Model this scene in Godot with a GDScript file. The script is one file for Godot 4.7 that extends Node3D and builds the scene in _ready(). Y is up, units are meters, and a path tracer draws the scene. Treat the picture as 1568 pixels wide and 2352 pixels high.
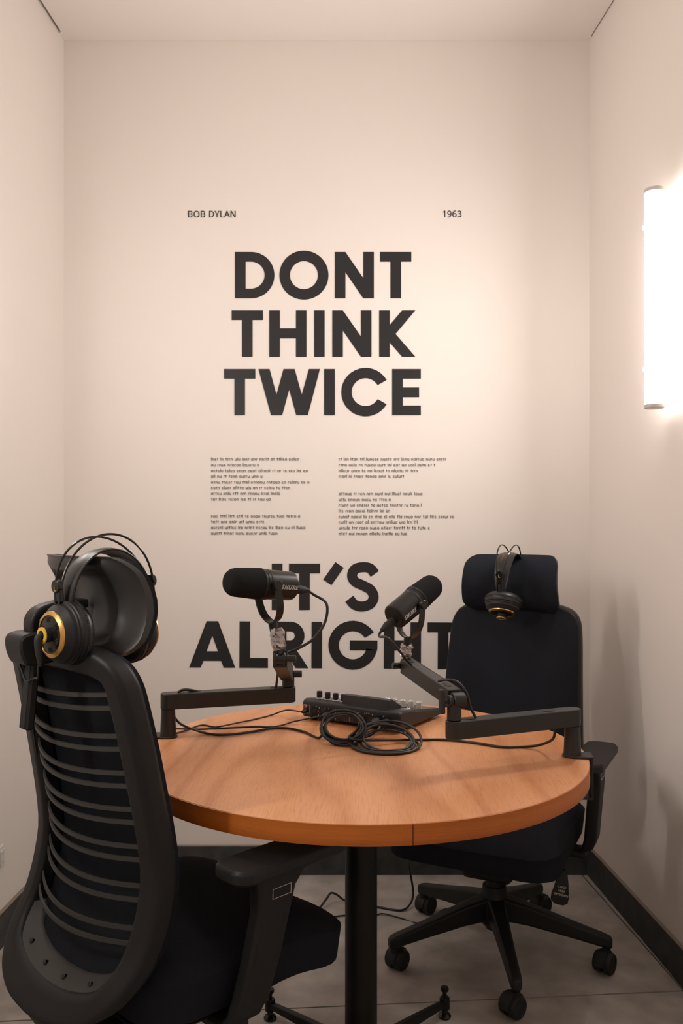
extends Node3D
# A small podcast room: two task chairs, a round table with two boom-arm microphones and a mixer,
# vinyl lettering on the back wall and wall-mounted light tubes. x right, y up, -z into the room.

const EYE := 1.253
const FOCAL := 1990.0           # focal length for a frame 2352 high
const BACK := 3.09              # distance of the back wall from the camera
var rng := RandomNumberGenerator.new()
var M := {}
var used := {}

# ------------------------------------------------------------------ mesh helpers
class Geo:
	var t := PackedVector3Array()

	func tri(a: Vector3, b: Vector3, c: Vector3) -> void:
		t.append(a); t.append(b); t.append(c)

	func quad(a: Vector3, b: Vector3, c: Vector3, d: Vector3) -> void:
		tri(a, b, c); tri(a, c, d)

	func fix(start: int) -> void:            # turn the triangles since start outwards
		var v := 0.0
		if start >= t.size(): return
		var o := t[start]
		for i in range(start, t.size(), 3):
			v += (t[i] - o).dot((t[i + 1] - o).cross(t[i + 2] - o))
		if v < 0:
			for i in range(start, t.size(), 3):
				var k := t[i + 1]
				t[i + 1] = t[i + 2]
				t[i + 2] = k

	func loft(rings: Array, loop := false, caps := true) -> void:
		var s := t.size()
		var n: int = rings[0].size()
		var m := rings.size()
		for i in (m if loop else m - 1):
			var p: PackedVector3Array = rings[i]
			var q: PackedVector3Array = rings[(i + 1) % m]
			for j in n:
				var k := (j + 1) % n
				tri(p[j], p[k], q[k]); tri(p[j], q[k], q[j])
		if caps and not loop:
			for e in [0, m - 1]:
				var r: PackedVector3Array = rings[e]
				var c := Vector3.ZERO
				for p in r: c += p
				c /= n
				for j in n:
					if e == 0: tri(c, r[(j + 1) % n], r[j])
					else: tri(c, r[j], r[(j + 1) % n])
		fix(s)

	func tube(path: PackedVector3Array, r, segs := 8, loop := false) -> void:
		var rings := []
		var up := Vector3.ZERO
		var m := path.size()
		for i in m:
			var a := path[(i - 1 + m) % m] if loop else path[maxi(i - 1, 0)]
			var b := path[(i + 1) % m] if loop else path[mini(i + 1, m - 1)]
			var d := (b - a).normalized()
			if up == Vector3.ZERO:
				up = d.cross(Vector3.UP if absf(d.y) < 0.9 else Vector3.RIGHT).normalized()
			up = (up - d * up.dot(d)).normalized()
			var w := d.cross(up)
			var rr: float = r[i] if r is Array else r
			var ring := PackedVector3Array()
			for k in segs:
				var g := TAU * k / segs
				ring.append(path[i] + (up * cos(g) + w * sin(g)) * rr)
			rings.append(ring)
		loft(rings, loop)

	func cyl(a: Vector3, b: Vector3, r: float, segs := 20, bevel := 0.0, r2 := -1.0) -> void:
		if r2 < 0: r2 = r
		var d := (b - a).normalized()
		if bevel > 0:
			tube(PackedVector3Array([a, a + d * bevel, b - d * bevel, b]), [r - bevel, r, r2, r2 - bevel], segs)
		else:
			tube(PackedVector3Array([a, b]), [r, r2], segs)

	# profile of (radius, height) turned about the y axis of xf
	func lathe(profile: Array, segs: int, xf: Transform3D) -> void:
		var rings := []
		for p: Vector2 in profile:
			var ring := PackedVector3Array()
			for k in segs:
				var g := TAU * k / segs
				ring.append(xf * Vector3(cos(g) * p.x, p.y, sin(g) * p.x))
			rings.append(ring)
		loft(rings)

	# the same for a closed profile that does not reach the axis
	func ring_lathe(profile: Array, segs: int, xf: Transform3D) -> void:
		var rings := []
		for k in segs:
			var g := TAU * k / segs
			var ring := PackedVector3Array()
			for p: Vector2 in profile: ring.append(xf * Vector3(cos(g) * p.x, p.y, sin(g) * p.x))
			rings.append(ring)
		loft(rings, true)

	# polygon in x, y drawn out along z of xf
	func extrude(poly: PackedVector2Array, z0: float, z1: float, bevel: float, xf: Transform3D) -> void:
		var s := t.size()
		var n := poly.size()
		var inner := PackedVector2Array()
		if bevel > 0:
			var sgn := -1.0 if Geometry2D.is_polygon_clockwise(poly) else 1.0
			for i in n:
				var a := (poly[i] - poly[(i - 1 + n) % n]).normalized()
				var b := (poly[(i + 1) % n] - poly[i]).normalized()
				var na := Vector2(-a.y, a.x) * sgn
				var nb := Vector2(-b.y, b.x) * sgn
				var v := (na + nb).normalized()
				inner.append(poly[i] + v * bevel / maxf(0.4, v.dot(na)))
		else:
			inner = poly
		var levels := [[inner, z0], [poly, z0 + bevel], [poly, z1 - bevel], [inner, z1]] if bevel > 0 else [[poly, z0], [poly, z1]]
		var rings := []
		for l in levels:
			var ring := PackedVector3Array()
			for p: Vector2 in l[0]: ring.append(xf * Vector3(p.x, p.y, l[1]))
			rings.append(ring)
		for i in rings.size() - 1:
			for j in n:
				var k := (j + 1) % n
				tri(rings[i][j], rings[i][k], rings[i + 1][k]); tri(rings[i][j], rings[i + 1][k], rings[i + 1][j])
		var ids := Geometry2D.triangulate_polygon(inner)
		for i in range(0, ids.size(), 3):
			var cw := Geometry2D.is_polygon_clockwise(PackedVector2Array([inner[ids[i]], inner[ids[i + 1]], inner[ids[i + 2]]]))
			var pw := Geometry2D.is_polygon_clockwise(poly)
			var x := ids[i + 1]
			var y := ids[i + 2]
			if cw != pw:
				x = ids[i + 2]; y = ids[i + 1]
			tri(rings[0][ids[i]], rings[0][y], rings[0][x])
			tri(rings[-1][ids[i]], rings[-1][x], rings[-1][y])
		fix(s)

	func box(size: Vector3, xf: Transform3D, bevel := 0.002) -> void:
		var h := size / 2
		var b := minf(bevel, minf(h.x, minf(h.y, h.z)) * 0.9)
		extrude(PackedVector2Array([Vector2(-h.x + b, -h.y), Vector2(h.x - b, -h.y), Vector2(h.x, -h.y + b), Vector2(h.x, h.y - b), Vector2(h.x - b, h.y), Vector2(-h.x + b, h.y), Vector2(-h.x, h.y - b), Vector2(-h.x, -h.y + b)]), -h.z, h.z, b * 0.9, xf)

	# a cushion: outline in x, y about centre; front and back turn (point, share of the way out) into a place
	func pad(outline: PackedVector2Array, centre: Vector2, n: int, front: Callable, back: Callable) -> void:
		var s := t.size()
		var rings := []
		for side in 2:
			for i in n + 1:
				var k := i if side == 0 else n - i
				var rho := maxf(0.001, sin(PI / 2 * k / n))
				var ring := PackedVector3Array()
				for p in outline:
					var q := centre + (p - centre) * rho
					ring.append(front.call(q, rho) if side == 0 else back.call(q, rho))
				rings.append(ring)
		loft(rings)

	func ribbon(path: PackedVector3Array, across: Vector3, w, th: float) -> void:
		var rings := []
		for i in path.size():
			var d := (path[mini(i + 1, path.size() - 1)] - path[maxi(i - 1, 0)]).normalized()
			var a := (across - d * across.dot(d)).normalized()
			var nn := d.cross(a)
			var ww: float = (w[i] if w is Array else w) / 2
			var p := path[i]
			rings.append(PackedVector3Array([p - a * ww - nn * th / 2, p + a * ww - nn * th / 2, p + a * ww + nn * th / 2, p - a * ww + nn * th / 2]))
		loft(rings)

	func mesh(crease := 35.0, uv = null) -> ArrayMesh:
		var nf := t.size() / 3
		var fn := PackedVector3Array()
		fn.resize(nf)
		var at := {}
		var keys := []
		keys.resize(t.size())
		for f in nf:
			var c := (t[f * 3 + 1] - t[f * 3]).cross(t[f * 3 + 2] - t[f * 3])
			fn[f] = c
			for k in 3:
				var key := Vector3i((t[f * 3 + k] * 40000.0).round())
				keys[f * 3 + k] = key
				if c.length_squared() > 1e-18:
					if at.has(key): at[key].append(f)
					else: at[key] = [f]
		var lim := cos(deg_to_rad(crease))
		var vs := PackedVector3Array()
		var ns := PackedVector3Array()
		var us := PackedVector2Array()
		for f in nf:
			if fn[f].length_squared() <= 1e-18: continue
			var own := fn[f].normalized()
			for k in [0, 2, 1]:
				var i: int = f * 3 + k
				var sum := Vector3.ZERO
				for g in at[keys[i]]:
					if fn[g].normalized().dot(own) > lim: sum += fn[g]
				vs.append(t[i])
				ns.append(sum.normalized() if sum.length_squared() > 1e-20 else own)
				if uv != null: us.append(uv.call(t[i], own))
		var arr := []
		arr.resize(Mesh.ARRAY_MAX)
		arr[Mesh.ARRAY_VERTEX] = vs
		arr[Mesh.ARRAY_NORMAL] = ns
		if uv != null: arr[Mesh.ARRAY_TEX_UV] = us
		var m := ArrayMesh.new()
		m.add_surface_from_arrays(Mesh.PRIMITIVE_TRIANGLES, arr)
		return m

	func moved(xf: Transform3D) -> Geo:
		t = xf * t
		return self

static func W(x: float, y: float, d: float) -> Vector3:
	return Vector3(x, y, -d)

static func smooth(pts: Array, n := 8, loop := false) -> PackedVector3Array:
	var o := PackedVector3Array()
	var m := pts.size()
	for i in (m if loop else m - 1):
		var a: Vector3 = pts[(i - 1 + m) % m] if loop else pts[maxi(i - 1, 0)]
		var b: Vector3 = pts[i]
		var c: Vector3 = pts[(i + 1) % m]
		var d: Vector3 = pts[(i + 2) % m] if loop else pts[mini(i + 2, m - 1)]
		for k in n: o.append(b.cubic_interpolate(c, a, d, float(k) / n))
	if not loop: o.append(pts[-1])
	return o

static func smooth2(pts: Array, n := 6) -> PackedVector2Array:
	var o := PackedVector2Array()
	for i in pts.size() - 1:
		for k in n: o.append(pts[i].cubic_interpolate(pts[i + 1], pts[maxi(i - 1, 0)], pts[mini(i + 2, pts.size() - 1)], float(k) / n))
	o.append(pts[-1])
	return o

static func rrect(w: float, h: float, r: float, n := 5) -> PackedVector2Array:
	var o := PackedVector2Array()
	for q in 4:
		var c := Vector2((w / 2 - r) * (1 if q in [0, 3] else -1), (h / 2 - r) * (1 if q < 2 else -1))
		for k in n + 1:
			var g := PI / 2 * (q + float(k) / n)
			o.append(c + Vector2(cos(g), sin(g)) * r)
	return o

static func frame_from(z: Vector3, up: Vector3, o: Vector3) -> Transform3D:   # z axis along z, y near up
	z = z.normalized()
	var x := up.cross(z).normalized()
	return Transform3D(Basis(x, z.cross(x), z), o)

static func y_frame(y: Vector3, o: Vector3) -> Transform3D:                  # y axis along y
	y = y.normalized()
	var x := y.cross(Vector3.BACK if absf(y.z) < 0.9 else Vector3.RIGHT).normalized()
	return Transform3D(Basis(x, y, x.cross(y)), o)

# ------------------------------------------------------------------ scene helpers
func numbered(called: String) -> String:
	var k: int = used.get(called, 0)
	used[called] = k + 1
	return called if k == 0 else "%s_%03d" % [called, k]

func tag(o: Node, label: String, category: String, group := "") -> Node:
	o.set_meta("label", label)
	o.set_meta("category", category)
	if group: o.set_meta("group", group)
	return o

func thing(called: String, label: String, category: String, at := Vector3.ZERO, turn := 0.0, group := "") -> Node3D:
	var o := Node3D.new()
	o.name = numbered(called)
	add_child(o)
	o.position = at
	o.rotation.y = turn
	tag(o, label, category, group)
	return o

func inst(called: String, mesh: Mesh, mat: Material, parent: Node) -> MeshInstance3D:
	var o := MeshInstance3D.new()
	o.name = numbered(called) if parent == self else called
	o.mesh = mesh
	o.material_override = mat
	parent.add_child(o, true)
	return o

# geometry given in the parent's own axes
func part(parent: Node, called: String, g: Geo, mat: Material, label := "", crease := 35.0, uv = null) -> MeshInstance3D:
	var o := inst(called, g.mesh(crease, uv), mat, parent)
	if label: o.set_meta("label", label)
	return o

# geometry given in world axes
func wpart(parent: Node3D, called: String, g: Geo, mat: Material, label := "", crease := 35.0, uv = null) -> MeshInstance3D:
	g.moved(parent.global_transform.affine_inverse())
	return part(parent, called, g, mat, label, crease, uv)

func structure(called: String, g: Geo, mat: Material, label: String, parent: Node = self) -> MeshInstance3D:
	var o := inst(called, g.mesh(), mat, parent)
	if parent == self:
		o.set_meta("kind", "structure")
		o.set_meta("label", label)
	return o

func text(parent: Node3D, called: String, words: String, size: float, xf: Transform3D, mat: Material, bold := true, centred := true, shear := 0.0, stretch := 1.0) -> MeshInstance3D:
	var f := SystemFont.new()
	f.font_names = PackedStringArray(["Droid Sans"])
	f.font_weight = 700 if bold else 400
	var tm := TextMesh.new()
	tm.text = words
	tm.font = f
	tm.font_size = 64
	tm.pixel_size = size / 64.0 / 0.714
	tm.depth = 0.0008
	tm.curve_step = 1.5
	tm.horizontal_alignment = HORIZONTAL_ALIGNMENT_CENTER if centred else HORIZONTAL_ALIGNMENT_LEFT
	var o := inst(called, tm, mat, parent)
	o.transform = xf * Transform3D(Basis(Vector3(stretch, 0, 0), Vector3(shear, 1, 0), Vector3(0, 0, 1)), Vector3.ZERO)
	return o

func prism(g: Geo, pts: Array, y0: float, y1: float) -> void:       # pts are (x, depth)
	var poly := PackedVector2Array()
	for p: Vector2 in pts: poly.append(Vector2(p.x, p.y))
	g.extrude(poly, y0, y1, 0.0, Transform3D(Basis(Vector3(1, 0, 0), Vector3(0, 0, -1), Vector3(0, 1, 0)), Vector3.ZERO))

# ------------------------------------------------------------------ materials
func noise_image(size: int, freq: float, seed_: int, oct := 4, ramp: Gradient = null, normal := 0.0) -> NoiseTexture2D:
	var n := FastNoiseLite.new()
	n.seed = seed_
	n.frequency = freq
	n.fractal_octaves = oct
	n.noise_type = FastNoiseLite.TYPE_SIMPLEX_SMOOTH
	var t := NoiseTexture2D.new()
	t.width = size
	t.height = size
	t.seamless = true
	t.noise = n
	if normal > 0:
		t.as_normal_map = true
		t.bump_strength = normal
	if ramp: t.color_ramp = ramp
	return t

func ramp2(a: Color, b: Color) -> Gradient:
	var g := Gradient.new()
	g.set_color(0, a)
	g.set_color(1, b)
	return g

func mat(col: Color, rough := 0.5, metal := 0.0, spec := 0.5) -> StandardMaterial3D:
	var m := StandardMaterial3D.new()
	m.albedo_color = col
	m.roughness = rough
	m.metallic = metal
	m.metallic_specular = spec
	return m

func lin(r: float, g: float, b: float) -> Color:
	return Color(r, g, b).linear_to_srgb()

func triplanar(m: StandardMaterial3D, scale: float, world := false) -> void:
	m.uv1_triplanar = true
	m.uv1_world_triplanar = world
	m.uv1_scale = Vector3.ONE * scale

func wood_image(w: int, h: int, seed_: int, grain: Vector2, arch: float, dark: Color, light: Color) -> ImageTexture:
	var a := FastNoiseLite.new()
	a.seed = seed_
	a.frequency = 0.01
	a.fractal_octaves = 2
	var b := FastNoiseLite.new()
	b.seed = seed_ + 7
	b.frequency = 0.05
	b.fractal_octaves = 3
	var img := Image.create(w, h, false, Image.FORMAT_RGB8)
	for y in h:
		for x in w:
			var u := float(x) / w
			var v := float(y) / h
			var field := a.get_noise_2d(u * 260.0 * grain.x, v * 40.0 * grain.y)
			var ring := 0.5 + 0.5 * sin((field * arch + u * 9.0 * grain.x) * TAU)
			ring = pow(ring, 5.0) * 0.30
			var pore := b.get_noise_2d(u * 9000.0 * grain.x, v * 210.0 * grain.y)
			pore = clampf((pore - 0.05) * 2.2, 0.0, 1.0) * 0.34
			var broad := a.get_noise_2d(u * 700.0 * grain.x + 500.0, v * 90.0 * grain.y) * 0.24
			var k := clampf(0.72 - ring - pore + broad, 0.0, 1.0)
			img.set_pixel(x, y, dark.lerp(light, k))
	img.generate_mipmaps()
	return ImageTexture.create_from_image(img)

func materials() -> void:
	var paint_normal := noise_image(512, 0.11, 3, 3, null, 1.2)
	var m := mat(lin(0.875, 0.805, 0.755), 0.62, 0.0, 0.35)
	m.normal_enabled = true
	m.normal_texture = paint_normal
	m.normal_scale = 0.10
	triplanar(m, 3.0, true)
	M.paint = m
	M.ceiling = mat(lin(0.87, 0.80, 0.75), 0.85, 0.0, 0.2)
	m = mat(Color.WHITE, 0.55, 0.0, 0.4)
	m.albedo_texture = noise_image(1024, 0.008, 11, 6, ramp2(lin(0.36, 0.33, 0.30), lin(0.60, 0.56, 0.515)))
	m.normal_enabled = true
	m.normal_texture = noise_image(512, 0.06, 5, 4, null, 2.0)
	m.normal_scale = 0.15
	triplanar(m, 0.9, true)
	M.tile = m
	M.grout = mat(lin(0.03, 0.025, 0.022), 0.95)
	m = mat(Color.WHITE, 0.6, 0.0, 0.4)
	m.albedo_texture = noise_image(512, 0.02, 21, 5, ramp2(lin(0.035, 0.035, 0.036), lin(0.075, 0.074, 0.074)))
	triplanar(m, 1.5, true)
	M.skirting = m
	M.skirting_top = mat(lin(0.30, 0.24, 0.19), 0.7)
	M.vinyl = mat(lin(0.016, 0.0165, 0.0175), 0.40, 0.0, 0.5)
	M.small_vinyl = mat(lin(0.12, 0.105, 0.095), 0.5)
	M.shell = mat(lin(0.030, 0.029, 0.028), 0.42, 0.0, 0.5)
	M.gunmetal = mat(lin(0.10, 0.10, 0.10), 0.4, 0.8)
	m = mat(Color.WHITE, 0.38, 0.0, 0.45)
	m.albedo_texture = wood_image(2048, 1024, 4, Vector2(1, 1), 1.6, Color(0.74, 0.47, 0.29), Color(0.91, 0.665, 0.485))
	M.wood = m
	m = mat(Color.WHITE, 0.42, 0.0, 0.45)
	m.albedo_texture = wood_image(256, 1024, 9, Vector2(0.35, 0.6), 0.5, Color(0.64, 0.32, 0.08), Color(0.83, 0.48, 0.18))
	M.wood_edge = m
	M.powder = mat(lin(0.008, 0.008, 0.008), 0.45, 0.0, 0.4)
	m = mat(lin(0.0135, 0.0132, 0.013), 0.50, 0.0, 0.42)
	m.normal_enabled = true
	m.normal_texture = noise_image(256, 0.3, 31, 2, null, 3.0)
	m.normal_scale = 0.12
	triplanar(m, 9.0)
	M.plastic = m
	M.slat = mat(lin(0.045, 0.043, 0.040), 0.55)
	m = mat(lin(0.0200, 0.0220, 0.0275), 0.95, 0.0, 0.2)
	m.normal_enabled = true
	m.normal_texture = noise_image(256, 0.35, 33, 2, null, 6.0)
	m.normal_scale = 0.5
	m.rim_enabled = true
	m.rim = 0.25
	m.rim_tint = 1.0
	triplanar(m, 9.0)
	M.fabric = m
	M.back_mesh = mat(lin(0.006, 0.0063, 0.007), 0.9, 0.0, 0.2)
	M.rubber = mat(lin(0.012, 0.012, 0.012), 0.65)
	M.cable = mat(lin(0.014, 0.0135, 0.013), 0.42, 0.0, 0.5)
	M.arm = mat(lin(0.028, 0.0265, 0.025), 0.42, 0.35, 0.5)
	M.gloss = mat(lin(0.01, 0.01, 0.01), 0.15)
	M.chrome = mat(lin(0.75, 0.70, 0.66), 0.2, 1.0)
	M.gold = mat(lin(0.83, 0.50, 0.16), 0.28, 1.0)
	M.gold_print = mat(lin(0.50, 0.30, 0.10), 0.45, 0.4)
	M.yellow = mat(lin(0.72, 0.48, 0.05), 0.4)
	M.leather = mat(lin(0.016, 0.0155, 0.015), 0.38, 0.0, 0.5)
	m = mat(lin(0.022, 0.022, 0.022), 0.98, 0.0, 0.15)
	m.normal_enabled = true
	m.normal_texture = noise_image(256, 0.4, 35, 2, null, 8.0)
	m.normal_scale = 0.8
	triplanar(m, 18.0)
	M.foam = m
	M.mic = mat(lin(0.026, 0.0245, 0.023), 0.36, 0.5, 0.5)
	M.white = mat(lin(0.75, 0.72, 0.68), 0.5)
	M.print = mat(lin(0.62, 0.58, 0.54), 0.6)
	m = mat(lin(0.42, 0.40, 0.40), 0.16, 0.75, 0.6)
	M.tape = m
	M.mixer = mat(lin(0.020, 0.020, 0.0205), 0.5)
	M.mixer_top = mat(lin(0.05, 0.047, 0.044), 0.3, 0.0, 0.6)
	M.port = mat(lin(0.004, 0.004, 0.004), 0.6)
	M.fader = mat(lin(0.60, 0.58, 0.56), 0.3, 0.1)
	M.red = mat(lin(0.75, 0.10, 0.02), 0.4)
	m = mat(lin(0.95, 0.93, 0.90), 0.4)
	m.emission_enabled = true
	m.emission = Color(1.0, 0.975, 0.95)
	m.emission_energy_multiplier = TUBE_GLOW
	M.glow = m
	M.cap = mat(lin(0.62, 0.58, 0.55), 0.4)
	m = mat(Color(1, 1, 1, 0.35), 0.1)
	m.transparency = BaseMaterial3D.TRANSPARENCY_ALPHA
	M.clip = m
	M.wire = mat(lin(0.55, 0.50, 0.47), 0.5)

# ------------------------------------------------------------------ camera, light and exposure
const TUBE_GLOW := 8.0
const TUBE_POWER := 0.62
const LIGHT_COLOUR := Color(1.0, 0.985, 0.965)
const EXPOSURE := 1.5

func _ready() -> void:
	rng.seed = 77
	var cam := Camera3D.new()
	cam.name = "camera"
	cam.near = 0.05
	cam.far = 30.0
	cam.projection = Camera3D.PROJECTION_FRUSTUM
	cam.size = 0.05 * 2352.0 / FOCAL
	cam.frustum_offset = Vector2(0, 0.05 * 24.0 / FOCAL)      # lens shifted up a little, camera level
	cam.position = Vector3(0, EYE, 0)
	add_child(cam)
	cam.current = true
	var env := Environment.new()
	env.background_mode = Environment.BG_COLOR
	env.background_color = Color.BLACK
	env.tonemap_mode = Environment.TONE_MAPPER_LINEAR
	env.tonemap_exposure = EXPOSURE
	env.sdfgi_enabled = true
	env.ssao_enabled = true
	env.ssil_enabled = true
	var we := WorldEnvironment.new()
	we.environment = env
	add_child(we)
	materials()
	# three tubes: one in view on the right wall, two on the left wall outside the frame
	light_tube(wall_right_x(2.41) - 0.055, 2.41, -1.0, 1.0, 0.22, "glowing white tube lamp on clear clips, alone on its wall")
	light_tube(wall_left_x(LEFT_TUBES[0]) + 0.055, LEFT_TUBES[0], 1.0, 0.80, 0.0, "glowing tube lamp on the plain wall, farther from the lettered wall", 1.40)
	light_tube(wall_left_x(LEFT_TUBES[1]) + 0.055, LEFT_TUBES[1], 1.0, 0.36, 0.0, "glowing tube lamp on the plain wall, nearer the lettered wall")
	room()
	lettering()
	table()
	chair("office_chair", "black slatted-back office chair pulled up to the table, seen from behind", W(-0.333, 0, 1.737), deg_to_rad(-45), 0.45, 0.95)
	chair("office_chair", "black office chair with dark fabric front standing against the back corner", W(0.4445, 0, 2.52), deg_to_rad(153), 0.41, 0.0)
	boom_arms()
	mixer()
	cables()
	headphones_all()

const LEFT_TUBES := [1.0, 2.18]

func wall_right_x(d: float) -> float: return 0.884 + 0.06 * (BACK - d)
func wall_left_x(d: float) -> float: return -0.99 - 0.038 * (BACK - d)

func light_tube(x: float, d: float, side: float, share: float, aim: float, label: String, foot := 1.57) -> void:
	var t := thing("tube_light", label, "light", W(x, foot, d), 0.0, "wall tube lights")
	var g := Geo.new()
	g.cyl(Vector3(0, 0.012, 0), Vector3(0, 0.598, 0), 0.027, 32)
	part(t, "glowing_tube", g, M.glow)
	for e in [0, 1]:
		g = Geo.new()
		g.cyl(Vector3(0, 0.0 if e == 0 else 0.598, 0), Vector3(0, 0.012 if e == 0 else 0.610, 0), 0.0275, 32, 0.002)
		part(t, "end_cap", g, M.cap)
	for y in [0.110, 0.505]:
		g = Geo.new()
		var ring := PackedVector3Array()
		for k in 24: ring.append(Vector3(cos(TAU * k / 24) * 0.030, y, sin(TAU * k / 24) * 0.030))
		g.tube(ring, 0.003, 6, true)
		g.box(Vector3(0.024, 0.018, 0.02), Transform3D(Basis(), Vector3(-side * 0.042, y, 0)), 0.003)
		part(t, "clip", g, M.clip)
	g = Geo.new()
	g.tube(smooth([Vector3(-side * 0.028, 0.47, 0.01), Vector3(-side * 0.048, 0.44, 0.012), Vector3(-side * 0.050, 0.40, 0.012), Vector3(-side * 0.040, 0.365, 0.012), Vector3(-side * 0.027, 0.34, 0.010)]), 0.0012, 6)
	g.tube(smooth([Vector3(-side * 0.027, 0.335, 0.016), Vector3(-side * 0.047, 0.32, 0.022), Vector3(-side * 0.052, 0.29, 0.026), Vector3(-side * 0.046, 0.262, 0.022), Vector3(-side * 0.027, 0.245, 0.016)]), 0.0012, 6)
	part(t, "wire", g, M.wire)
	var l := AreaLight3D.new()
	l.name = "tube_lamp"
	l.area_size = Vector2(0.05, 0.58)
	l.light_energy = TUBE_POWER * share
	l.light_color = LIGHT_COLOUR
	l.area_range = 12.0
	l.area_attenuation = 2.0
	l.shadow_enabled = true
	l.position = Vector3(side * 0.032, 0.305, 0)
	l.rotation.y = -side * (PI / 2 + aim)
	t.add_child(l)

# ------------------------------------------------------------------ room
const TOP := 2.972
const FRONT := -0.6

func room() -> void:
	var bl := Vector2(wall_left_x(BACK), BACK)
	var br := Vector2(wall_right_x(BACK), BACK)
	var fl := Vector2(wall_left_x(FRONT), FRONT)
	var fr := Vector2(wall_right_x(FRONT), FRONT)
	var g := Geo.new()
	prism(g, [bl + Vector2(-0.3, 0), br + Vector2(0.3, 0), br + Vector2(0.3, 0.12), bl + Vector2(-0.3, 0.12)], -0.05, 3.2)
	structure("wall_back", g, M.paint, "beige painted back wall carrying the black lettering")
	g = Geo.new()
	prism(g, [fl, bl, bl + Vector2(-0.12, 0), fl + Vector2(-0.12, 0)], -0.05, 3.2)
	structure("wall_left", g, M.paint, "plain beige painted wall behind the slatted chair")
	g = Geo.new()
	prism(g, [fr, br, br + Vector2(0.12, 0), fr + Vector2(0.12, 0)], -0.05, 3.2)
	structure("wall_right", g, M.paint, "beige painted wall with the tube light in view")
	g = Geo.new()
	prism(g, [fl + Vector2(-0.3, 0), fr + Vector2(0.3, 0), fr + Vector2(0.3, -0.12), fl + Vector2(-0.3, -0.12)], -0.05, 3.2)
	structure("wall_front", g, M.paint, "beige painted wall behind the viewer")
	# ceiling panel with shadow gaps along both side walls
	g = Geo.new()
	prism(g, [fl + Vector2(0.010, 0), Vector2(wall_left_x(3.035) + 0.010, 3.035), Vector2(wall_left_x(3.045), 3.045), bl, br, Vector2(wall_right_x(3.065), 3.065), Vector2(wall_right_x(3.06) - 0.0045, 3.06), fr + Vector2(-0.0045, 0)], TOP, TOP + 0.03)
	var c := structure("ceiling", g, M.ceiling, "pale smooth ceiling panel with dark shadow gaps at the sides")
	g = Geo.new()
	prism(g, [fl, bl, br, fr], TOP + 0.14, TOP + 0.2)
	structure("plenum_lid", g, M.ceiling, "", c)
	# floor of large concrete-look tiles
	g = Geo.new()
	prism(g, [fl, bl, br, fr], -0.05, -0.005)
	var f := structure("floor", g, M.grout, "grey concrete-look tile floor")
	var room_poly := PackedVector2Array([fl + Vector2(0.001, 0.001), bl + Vector2(0.001, -0.001), br + Vector2(-0.001, -0.001), fr + Vector2(-0.001, 0.001)])
	var ang := deg_to_rad(4.6)
	var ex := Vector2(cos(ang), sin(ang))
	var ey := Vector2(-sin(ang), cos(ang))
	var o := Vector2(-0.28, 2.222)
	for i in range(-2, 3):
		for j in range(-4, 2):
			var a := o + ex * (i * 1.2 + 0.0028) + ey * (j * 1.2 + 0.0028)
			var tile := PackedVector2Array([a, a + ex * 1.1944, a + ex * 1.1944 + ey * 1.1944, a + ey * 1.1944])
			for cut in Geometry2D.intersect_polygons(tile, room_poly):
				g = Geo.new()
				prism(g, Array(cut), -0.012, 0.0)
				structure("tile", g, M.tile, "", f)
	# skirting
	for s in [["baseboard_back", [bl + Vector2(0.012, -0.012), br + Vector2(-0.012, -0.012), br, bl], "dark grey tile baseboard along the lettered wall"],
			["baseboard_left", [fl, bl, bl + Vector2(0.012, 0), fl + Vector2(0.012, 0)], "dark grey tile baseboard behind the slatted chair"],
			["baseboard_right", [fr + Vector2(-0.012, 0), br + Vector2(-0.012, 0), br, fr], "dark grey tile baseboard below the tube light"]]:
		g = Geo.new()
		prism(g, s[1], 0.0005, 0.1015)
		var b := structure(s[0], g, M.skirting, s[2])
		g = Geo.new()
		prism(g, s[1], 0.1015, 0.1035)
		structure("bare_top_edge", g, M.skirting_top, "", b)
	# outlet at the left edge of the view
	var t := thing("power_outlet", "white wall power outlet low on the plain wall", "outlet", W(wall_left_x(2.54) + 0.0005, 0.227, 2.54), atan(0.038))
	g = Geo.new()
	g.box(Vector3(0.009, 0.071, 0.116), Transform3D(Basis(), Vector3(0.0045, 0.0355, 0.018)), 0.003)
	part(t, "plate", g, M.white)
	for z in [-0.018, 0.022, 0.058]:
		g = Geo.new()
		g.box(Vector3(0.003, 0.046, 0.030), Transform3D(Basis(), Vector3(0.0098, 0.0355, z)), 0.001)
		var s := part(t, "socket", g, M.white)
		for k in [-1, 1]:
			g = Geo.new()
			g.cyl(Vector3(0.0108, 0.0355 + 0.012 * k, z), Vector3(0.0116, 0.0355 + 0.012 * k, z), 0.0025, 10)
			part(s, "hole", g, M.port)

# ------------------------------------------------------------------ lettering on the back wall
const CAP := 106.5
const SV := 24.1
const SH := 22.4
const UNIT := 0.0015528          # metres to one design unit

func arc_pts(c: Vector2, r: float, a0: float, a1: float, n := 28) -> PackedVector2Array:
	var o := PackedVector2Array()
	for i in n + 1:
		var g := deg_to_rad(lerpf(a0, a1, float(i) / n))
		o.append(c + Vector2(cos(g), sin(g)) * r)
	return o

func band(c: Vector2, ro: float, ri: float, a0: float, a1: float) -> PackedVector2Array:
	var o := arc_pts(c, ro, a0, a1)
	var q := arc_pts(c, ri, a1, a0)
	o.append_array(q)
	return o

func P(a: Array) -> PackedVector2Array:
	var o := PackedVector2Array()
	for i in range(0, a.size(), 2): o.append(Vector2(a[i], a[i + 1]))
	return o

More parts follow.
